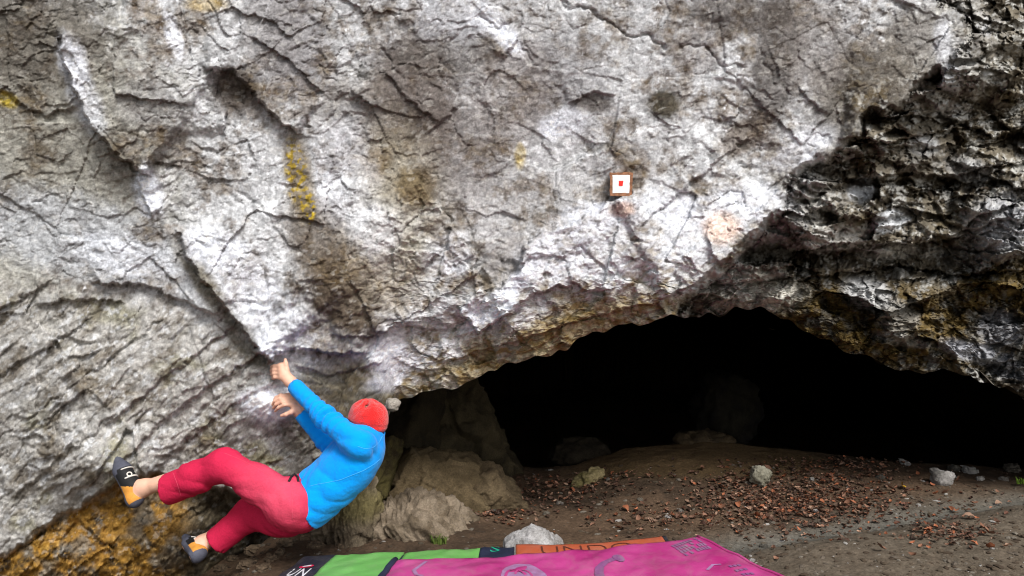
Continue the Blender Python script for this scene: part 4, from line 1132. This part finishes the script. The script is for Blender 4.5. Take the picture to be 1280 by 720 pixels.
def build_person():
    def Wp(px, py, d): return W(px, py, d + .12)
    base = Wp(385, 660, 3.72)
    t = thing('person', 'climber in a blue jacket, crimson trousers and red beanie hanging from the rock', 'person', tuple(base))
    M_SKIN = mat('skin', lin(226, 178, 152), .55, .4, .10, 30, .15, 220)
    M_JACK = mat('blue_fleece', lin(2, 150, 240), .95, .1, .06, 8, .45, 48, .12)
    M_TROU = mat('crimson_cotton', lin(196, 34, 66), .9, .15, .12, 14, .35, 320)
    M_BEAN = mat('red_knit', lin(214, 34, 32), .95, .1, .12, 60, .9, 170, .4)
    M_SEAM = mat('pale_stitching', lin(80, 180, 240), .8, .2)
    M_TSEAM = mat('rose_stitching', lin(206, 80, 104), .85, .2)
    M_RUB = mat('grey_rubber', lin(78, 80, 92), .7, .3, .15, 40, .2, 120)
    M_TAN = mat('tan_leather', lin(206, 142, 60), .7, .3, .15, 30, .2, 120)
    M_STRAP = mat('black_strap', lin(26, 26, 28), .7, .3)
    M_WSTRAP = mat('white_strap', lin(216, 212, 204), .7, .3)

    # ---- joints
    neck = Wp(461, 541, 3.72); pel = Wp(383, 628, 3.71)
    shN = Wp(449, 556, 3.58); shF = Wp(432, 541, 3.86)
    elN = Wp(405, 520, 3.68); wrN = Wp(365, 479, 3.83)
    elF = Wp(409, 552, 3.86); wrF = Wp(375, 515, 3.86)
    hipN = Wp(364, 630, 3.62); hipF = Wp(362, 640, 3.80)
    knN = Wp(281, 581, 3.64); anN = Wp(182, 609, 3.78)
    knF = Wp(313, 642, 3.86); anF = Wp(253, 679, 3.86)
    a = unit(neck - pel); r = unit(shN - shF); r = unit(r - a * (r @ a)); n = np.cross(r, a)     # up the spine, towards his left, and forwards
    if n[0] > 0: n = -n
    T = np.stack([r, n, a])
    hc = Wp(458, 522.5, 3.745)
    fwd = unit((-.80, .55, .10)); hup = unit(np.array((.10, .03, .98)) - fwd * (np.array((.10, .03, .98)) @ fwd)); hs_ = np.cross(fwd, hup)
    HT = np.stack([hs_, fwd, hup])

    # ---- body: one continuous figure
    b = Vox((-2.10, 3.52, -.03), (-.52, 4.20, 1.12), .0045)
    for fr, rad in ((0.0, (.135, .090, .10)), (.3, (.130, .085, .12)), (.6, (.150, .100, .13)), (.85, (.140, .090, .10))):
        b.ell(pel + (neck - pel) * fr - n * .02 * math.sin(fr * 3.1), T, rad, .06)
    b.cone(neck - a * .03, hc - hup * .02, .056, .052, .03)
    b.ell(hc + hup * .004 - fwd * .012, HT, (.073, .088, .076), .02)          # skull
    b.ell(hc - hup * .035 + fwd * .02, HT, (.058, .066, .075), .04)          # face
    b.ell(hc - hup * .088 + fwd * .058, HT, (.022, .020, .018), .03)         # chin
    b.cone(hc + fwd * .086 - hup * .002, hc + fwd * .106 - hup * .040, .008, .012, .012)   # nose
    for sd in (-1, 1):
        b.ell(hc + hs_ * sd * .074 - hup * .018 - fwd * .004, HT, (.008, .018, .030), .008)    # ear
        b.ell(hc + hs_ * sd * .031 + fwd * .076 + hup * .002, HT, (.013, .010, .008), .006, 'sub')
        b.ell(hc + hs_ * sd * .031 + fwd * .070 + hup * .002, HT, (.011, .011, .010), .003)    # eye
    b.ell(hc + fwd * .088 - hup * .062, HT, (.024, .010, .006), .006); b.ell(hc + fwd * .086 - hup * .073, HT, (.020, .010, .006), .006)   # lips
    b.chain([shN, elN, wrN], [.048, .038, .026], .03); b.chain([shF, elF, wrF], [.048, .038, .027], .03)
    b.chain([hipN, knN, Wp(250, 592, 3.69), anN], [.085, .055, .054, .034], .04); b.chain([hipF, knF, anF], [.085, .055, .034], .04)
    # left hand: fist closed over the edge, thumb up
    for i in range(4):
        m = Wp(351.5 + .5 * i, 457 + 4.9 * i, 3.835 - .004 * i); p1 = Wp(342.5 + (0, -.8, -.4, 1)[i], 457.5 + 4.7 * i, 3.85 - .004 * i); p2 = Wp(340 + (0, -.8, 0, 1.5)[i], 458.5 + 4.7 * i, 3.875); tp = Wp(345, 459 + 4.5 * i, 3.895)
        b.chain([m, p1, p2, tp], [.0105, .0098, .009, .008], .004)
        b.cone(wrN + (Wp(351.5, 465, 3.835) - wrN) * .15, m, .021, .0135, .02)
    b.chain([Wp(361, 473, 3.825), Wp(358.5, 462, 3.83), Wp(357.5, 455, 3.835), Wp(356.5, 449.5, 3.84)], [.015, .0125, .011, .009], .008)
    # right hand: draped over the chalked hold
    for i in range(4):
        m = Wp(361.5 + 1.6 * i, 495 + 3.5 * i, 3.885 - .013 * i); p1 = Wp(351 + (0, -1.5, -.5, 2)[i] + .8 * i, 494 + 4.0 * i, 3.88 - .014 * i); p2 = Wp(345 + (0, -2.0, -1, 1.5)[i] + .5 * i, 497 + 4.2 * i, 3.89 - .014 * i); tp = Wp(341.5 + (0, -1.5, -.5, 1.5)[i] + .4 * i, 502 + 3.9 * i, 3.905 - .012 * i)
        b.chain([m, p1, p2, tp], [.0105, .0098, .009, .0078], .004)
        b.cone(wrF + (Wp(360, 503, 3.87) - wrF) * .15, m, .021, .0135, .02)
    b.chain([Wp(369, 512, 3.84), Wp(364, 515, 3.825), Wp(357.5, 518, 3.825), Wp(352, 519.5, 3.835)], [.015, .0125, .011, .009], .008)
    # feet
    FN = dict(ank=anN, heel=Wp(168, 624, 3.775), ball=Wp(153, 588, 3.82), toe=Wp(147, 575, 3.85), mid=Wp(166, 607, 3.79))
    FF = dict(ank=anF, heel=Wp(246, 693, 3.79), ball=Wp(237, 680, 3.88), toe=Wp(232, 672, 3.915), mid=Wp(246, 683, 3.84))
    for f_ in (FN, FF):
        b.cone(f_['ank'], f_['mid'], .033, .034, .03); b.cone(f_['ank'], f_['heel'], .032, .028, .03); b.cone(f_['heel'], f_['ball'], .028, .032, .03); b.cone(f_['ball'], f_['toe'], .031, .018, .02)
    V, F = b.mesh(2); obj('body', V, F, M_SKIN, t)

    # ---- jacket
    j = Vox((-1.24, 3.48, .15), (-.52, 4.20, 1.02), .0055)
    hem = Wp(386, 627, 3.71)
    for fr, rad, back in ((-.06, (.155, .125, .085), .0), (.12, (.155, .122, .10), .012), (.32, (.158, .120, .12), .026), (.52, (.165, .122, .13), .036), (.72, (.170, .120, .12), .034), (.90, (.135, .098, .08), .016)):
        j.ell(pel + (neck - pel) * fr - n * back, T, rad, .07)
    j.cone(neck - a * .05, neck + a * .018, .080, .066, .04)
    j.chain([shN + (neck - shN) * .35, shN, elN, wrN + (elN - wrN) * .12], [.070, .066, .049, .041], .035)
    j.chain([shF, elF, wrF + (elF - wrF) * .08], [.070, .054, .041], .025)
    j.cone(neck - a * .0, neck + a * .030 - n * .008, .066, .058, .012)
    j.cone(neck + a * .01, neck + a * .06 - n * .010, .052, .050, .004, 'sub')
    x, y, z = j.grid()
    def soft(seed, fx, fy, fz, amp):
        P = np.stack(np.broadcast_arrays(x * fx, y * fy, z * fz), -1)
        act = np.abs(j.f) < .02
        out = np.zeros(j.f.shape, np.float32); out[act] = fbm3(P[act], seed, 3) * amp
        return out
    # folds: across the sleeves at the elbows, and fanning from the waist
    def folds(vx, org, dirs, freq, amp, reach, ph=0.0, seed=3):
        X_, Y_, Z_ = vx.grid(); act = np.argwhere(np.abs(vx.f) < .025); P = act * vx.h + vx.lo
        q = P - np.array(org); d = np.sqrt((q ** 2).sum(1))
        nn = fbm3(P * 4.5, seed, 3)
        ph_ = (q @ unit(dirs)) * freq * .5 + nn * 3.4 + ph
        wv = 1 - 2.2 * np.abs(np.sin(ph_)) * (.6 + .8 * fbm3(P * 5 + 3, seed + 50, 2)) 
        vx.f[act[:, 0], act[:, 1], act[:, 2]] += (wv * amp * np.exp(-(d / reach) ** 2)).astype(np.float32)
    folds(j, elN, elN - wrN, 150, .0035 * 3.0, .12, 0, 3); folds(j, elN, shN - elN, 110, .003 * 2.0, .13, 1, 4); folds(j, elF, elF - wrF, 150, .0035 * 2.0, .1, 0, 5)
    folds(j, hem, a * .8 + r * .5, 95, .0055 * 1.7, .16, 0, 6); folds(j, pel + (neck - pel) * .35, a + n * .7, 60, .0035 * 2.2, .2, .7, 7); folds(j, shN, unit(neck - pel) - r * .6, 80, .004 * 2.0, .13, .3, 8)
    act = np.argwhere(np.abs(j.f) < .025); P = act * j.h + j.lo
    j.f[act[:, 0], act[:, 1], act[:, 2]] += (fbm3(P * 8, 77, 3) * .003).astype(np.float32)
    # cuffs, hem and collar cut clean and hollow
    j.plane(wrN + (elN - wrN) * .03, wrN - elN, .085); j.plane(wrF + (elF - wrF) * .03, wrF - elF, .075)
    hemn = unit((Wp(386, 627, 3.71) - Wp(430, 590, 3.71)) + 0 * a)
    j.plane(Wp(386, 627, 3.70), unit(Wp(386, 627, 3.70) - Wp(430, 608.0, 3.70)), .30)
    j.cone(wrN - (elN - wrN) * .1, wrN + (elN - wrN) * .12, .034, .034, .004, 'sub'); j.cone(wrF - (elF - wrF) * .1, wrF + (elF - wrF) * .12, .033, .033, .004, 'sub')
    VJ, FJ = j.mesh(2); jo = obj('jacket', VJ, FJ, M_JACK, t)

    # ---- trousers
    q = Vox((-1.92, 3.52, -.03), (-.90, 4.20, .72), .0055)
    q.ell(pel - a * .03 + n * .02, T, (.155, .122, .13), .05); q.ell(hipN - a * .02 + n * .01, T, (.088, .102, .10), .05); q.ell(hipF - a * .03 + n * .005, T, (.095, .104, .105), .05)
    q.cone(pel, pel + a * .10, .125, .118, .05)
    cufN = Wp(211, 611, 3.745); cufF = Wp(270, 678, 3.862)
    q.chain([hipN, (hipN + knN) / 2, knN, (knN + cufN) / 2, cufN + (cufN - knN) * .1], [.100, .083, .073, .074, .079], .05)
    q.chain([hipF, (hipF + knF) / 2, knF, cufF + (cufF - knF) * .1], [.100, .088, .076, .070], .05)
    folds(q, knN + np.array((.02, 0, -.04)), knN - hipN, 120, .005 * 1.7, .10, 0, 11); folds(q, hipN + (knN - hipN) * .15, (hipN - knN) * 1.5 + np.array((0, 0, .3)), 105, .0045, .14, 0, 12); folds(q, hipN - a * .08, a * .9 + r * .3, 110, .005, .12, .9, 21); folds(q, (hipN + knN) * .5, np.array((.2, 0, 1)), 90, .004, .13, .2, 22); folds(q, (hipN + hipF) / 2 + a * -.05, a * .5 + r, 85, .006 * 1.7, .16, .4, 13); folds(q, (cufN + knN) / 2, np.cross(cufN - knN, (0, 1, 0)) * .7 + (cufN - knN) * .4, 70, .004 * 1.7, .16, .4, 14)
    folds(q, (cufF + knF) / 2, cufF - knF, 70, .004, .08, .2, 15); folds(q, pel + a * .04, r, 120, .004 * 1.7, .13, 0, 16)
    act = np.argwhere(np.abs(q.f) < .025); P = act * q.h + q.lo
    q.f[act[:, 0], act[:, 1], act[:, 2]] += (fbm3(P * 10, 78, 3) * .004).astype(np.float32)
    q.plane(cufN, unit(cufN - knN + np.array((0, 0, .06))), .14); q.plane(cufF, unit(cufF - knF), .13)
    q.plane(pel + a * .085, a, .2)
    q.cone(cufN + (cufN - knN) * .2, cufN - (cufN - knN) * .12, .074, .066, .004, 'sub'); q.cone(cufF + (cufF - knF) * .2, cufF - (cufF - knF) * .2, .066, .060, .004, 'sub')
    VT, FT = q.mesh(2)
    # chalk rubbed into the cloth at the hip and thigh
    ch = np.exp(-((VT - Wp(335, 600, 3.55)) ** 2).sum(1) / .16 ** 2) * (.6 + .5 * fbm3(VT * 9, 31, 3)) * .22 + np.exp(-((VT - Wp(365, 630, 3.55)) ** 2).sum(1) / .14 ** 2) * (.6 + .5 * fbm3(VT * 12, 32, 3)) * .16
    cT = lin(198, 38, 74)[None] * (1 + .12 * fbm3(VT * 10, 33, 3))[:, None]
    cT = cT + (lin(230, 150, 165)[None] - cT) * ch[:, None]
    to_ = obj('trousers', VT, FT, attr_mat('crimson_cotton', .9, .1, .10, 120, .5, 55, .009), t, True, cT)

    bt = BVHTree.FromPolygons([tuple(p) for p in VT], [tuple(f) for f in FT.tolist()])
    # ---- beanie
    k = Vox(hc - .17, hc + .17, .0045)
    k.ell(hc + hup * .012 - fwd * .012, HT, (.087, .102, .085), .02)
    k.ell(hc + hup * -.020 - fwd * .014, HT, (.089, .105, .062), .03)
    act = np.argwhere(np.abs(k.f) < .02); P = act * k.h + k.lo
    qh = (P - hc) @ HT.T; an = np.arctan2(qh[:, 1], qh[:, 0]); rim = np.exp(-((qh[:, 2] + .022) / .006) ** 2) * .004
    k.f[act[:, 0], act[:, 1], act[:, 2]] += (fbm3(P * 16, 79, 3) * .008 + np.sin(an * 7 + fbm3(P * 8, 80, 2) * 2) * .004 * sstep(.03, .085, qh[:, 2]) + rim).astype(np.float32)
    k.plane(hc - hup * .050, -hup + fwd * .45)
    k.ell(hc + hup * .010 - fwd * .012, HT, (.079, .094, .077), .004, 'sub')
    V, F = k.mesh(2); bo = obj('beanie', V, F, M_BEAN, t)
    # orange tag on the beanie's rim
    bv = BVHTree.FromPolygons([tuple(p) for p in V], [tuple(f) for f in F.tolist()])
    O = Vector((0, 0, CAM_H))
    def onto(bvh, px, py, lift=.002):
        d = (Vector(W(px, py, 1.0)) - O).normalized(); h_ = bvh.ray_cast(O, d, 12)
        return None if h_[0] is None else np.array(h_[0] - d * lift)
    tp = [onto(bv, x_, y_, .003) for x_, y_ in ((435.2, 514), (438.5, 512.5), (438.8, 516), (437.5, 519.5), (435.4, 519))]
    if all(p_ is not None for p_ in tp): obj('patch', np.array(tp), [tuple(range(len(tp)))], mat('orange_tag', lin(240, 110, 40), .8, .2), bo, False)

    # ---- pale stitching on the jacket
    bj = BVHTree.FromPolygons([tuple(p) for p in VJ], [tuple(f) for f in FJ.tolist()])
    def seam(pts, rad, m, bvh, par):
        pts = np.array(pts, float); tt = np.linspace(0, len(pts) - 1, len(pts) * 8); P = []
        for v in tt:
            i = min(int(v), len(pts) - 2); f_ = v - i; p_ = pts[i] * (1 - f_) + pts[i + 1] * f_
            h_ = onto(bvh, p_[0], p_[1], .0008)
            if h_ is not None: P.append(h_)
        P = np.array(P)
        for _ in range(2): P[1:-1] = (P[:-2] + 2 * P[1:-1] + P[2:]) / 4
        if len(P) > 3: tube('seam', P, rad, m, par, 6)
    seam([(478, 545), (474, 553), (466, 560), (456, 561), (447, 558)], .0011, M_SEAM, bj, jo)
    seam([(480, 570), (468, 580), (455, 588), (440, 594), (425, 600), (410, 603), (398, 605), (386, 608)], .0011, M_SEAM, bj, jo)

    seam([(216, 590), (222, 606), (228, 626)], .0010, M_TSEAM, bt, to_)
    seam([(364, 604), (366, 620), (365, 634), (366, 650)], .0010, M_TSEAM, bt, to_); seam([(280, 566), (300, 574), (320, 584), (340, 596)], .0009, M_TSEAM, bt, to_)
    lp_ = [onto(bt, x_, y_, l_) for x_, y_, l_ in ((361, 602, .002), (364, 596, .012), (368, 592.5, .016), (372, 596, .010), (373, 602, .002))]
    lp_ = [p_ if p_ is not None else Wp(x_, y_, 3.66) for p_, (x_, y_) in zip(lp_, ((361, 602), (364, 596), (368, 592.5), (372, 596), (373, 602)))]
    tube('belt_loop', lp_, .006, M_STRAP, to_, 8)
    # ---- climbing shoes, open at the instep
    def shoe(f_, nm_side):
        heel, ball, toe, ank, mid = f_['heel'], f_['ball'], f_['toe'], f_['ank'], f_['mid']
        fa_ = unit(toe - heel); up_ = unit(ank - heel); up_ = unit(up_ - fa_ * (up_ @ fa_)); sd_ = np.cross(fa_, up_)
        Lf = float(np.linalg.norm(toe - heel))
        s = Vox(np.minimum.reduce([heel, ball, toe, ank, mid]) - .09, np.maximum.reduce([heel, ball, toe, ank, mid]) + .09, .0035)
        kk = 1.0 if nm_side == 'near' else .84
        s.cone(heel, ball, .036 * kk, .040 * kk, .02); s.cone(ball, toe, .039 * kk, .024 * kk, .02); s.cone(mid, ball, .040 * kk, .038 * kk, .02); s.cone(heel - up_ * .004, mid, .036, .036, .02); s.cone(heel + up_ * .02, heel, .034, .036, .02)
        s.plane(heel - up_ * .034, -up_)                                 # flat sole
        s.cone(ank + up_ * .04, (heel + mid) / 2 + up_ * .030, .034, .030, .006, 'sub')   # opening
        V, F = s.mesh(2)
        cen = V[F].mean(1); hgt = (cen - heel) @ up_; fr = ((cen - heel) @ fa_) / Lf
        sole = (hgt < -.014) | ((fr > .62) & (hgt < .004 + .05 * (fr - .62))) | (fr < -.10)
        band = (~sole) & (fr < .32 - hgt * 3) 
        stp = (~sole) & (~band) & (fr < .70)
        rest = ~(sole | band | stp)
        so_ = thing_part(nm_side)
        for nm, mk, mm in (('sole', sole, M_RUB), ('heel_band', band, M_TAN), ('instep_strap', stp, M_STRAP), ('toe_cap', rest, M_RUB)):
            if mk.any():
                v_, f2 = piece(V, F, mk); obj(nm, v_, f2, mm, so_)
        # white strap edges round the instep
        bs = BVHTree.FromPolygons([tuple(p) for p in V], [tuple(f) for f in F.tolist()])
        for fr_, rad_ in ((.44, .0045), (.66, .0035)):
            P = []
            for th in np.linspace(-1.25, 1.25, 15):
                dd = up_ * math.cos(th) + sd_ * math.sin(th); o_ = heel + fa_ * Lf * fr_ + up_ * .01
                h_ = bs.ray_cast(Vector(o_ + dd * .12), Vector(-dd), .13)
                if h_[0] is not None: P.append(np.array(h_[0]) + dd * .001)
            if len(P) > 4: tube('strap_edge', P, rad_, M_WSTRAP, so_, 6)
        # buckle disc
        h_ = bs.ray_cast(Vector(heel + fa_ * Lf * .54 + (up_ * .8 - np.array((0, 1, 0)) * .6) * .12), Vector(-(unit(up_ * .8 - np.array((0, 1, 0)) * .6))), .2)
        if h_[0] is not None:
            c_ = np.array(h_[0]); nn_ = unit(np.array(h_[1])); nn_ = nn_ if nn_ @ (np.array((0, 0, CAM_H)) - c_) > 0 else -nn_
            e1 = unit(np.cross(nn_, fa_)); e2 = np.cross(nn_, e1)
            tube('buckle', [c_ + nn_ * .003 + .011 * (e1 * math.cos(v) + e2 * math.sin(v)) for v in np.linspace(0, 6.2832, 14)], .0034, M_WSTRAP, so_, 6)
    def thing_part(nm_side):
        o = bpy.data.objects.new('shoe', None); COL.objects.link(o); o.parent = t; OFF[o] = base_of(t); o.empty_display_size = .05
        return o
    shoe(FN, 'near'); shoe(FF, 'far')
build_person()
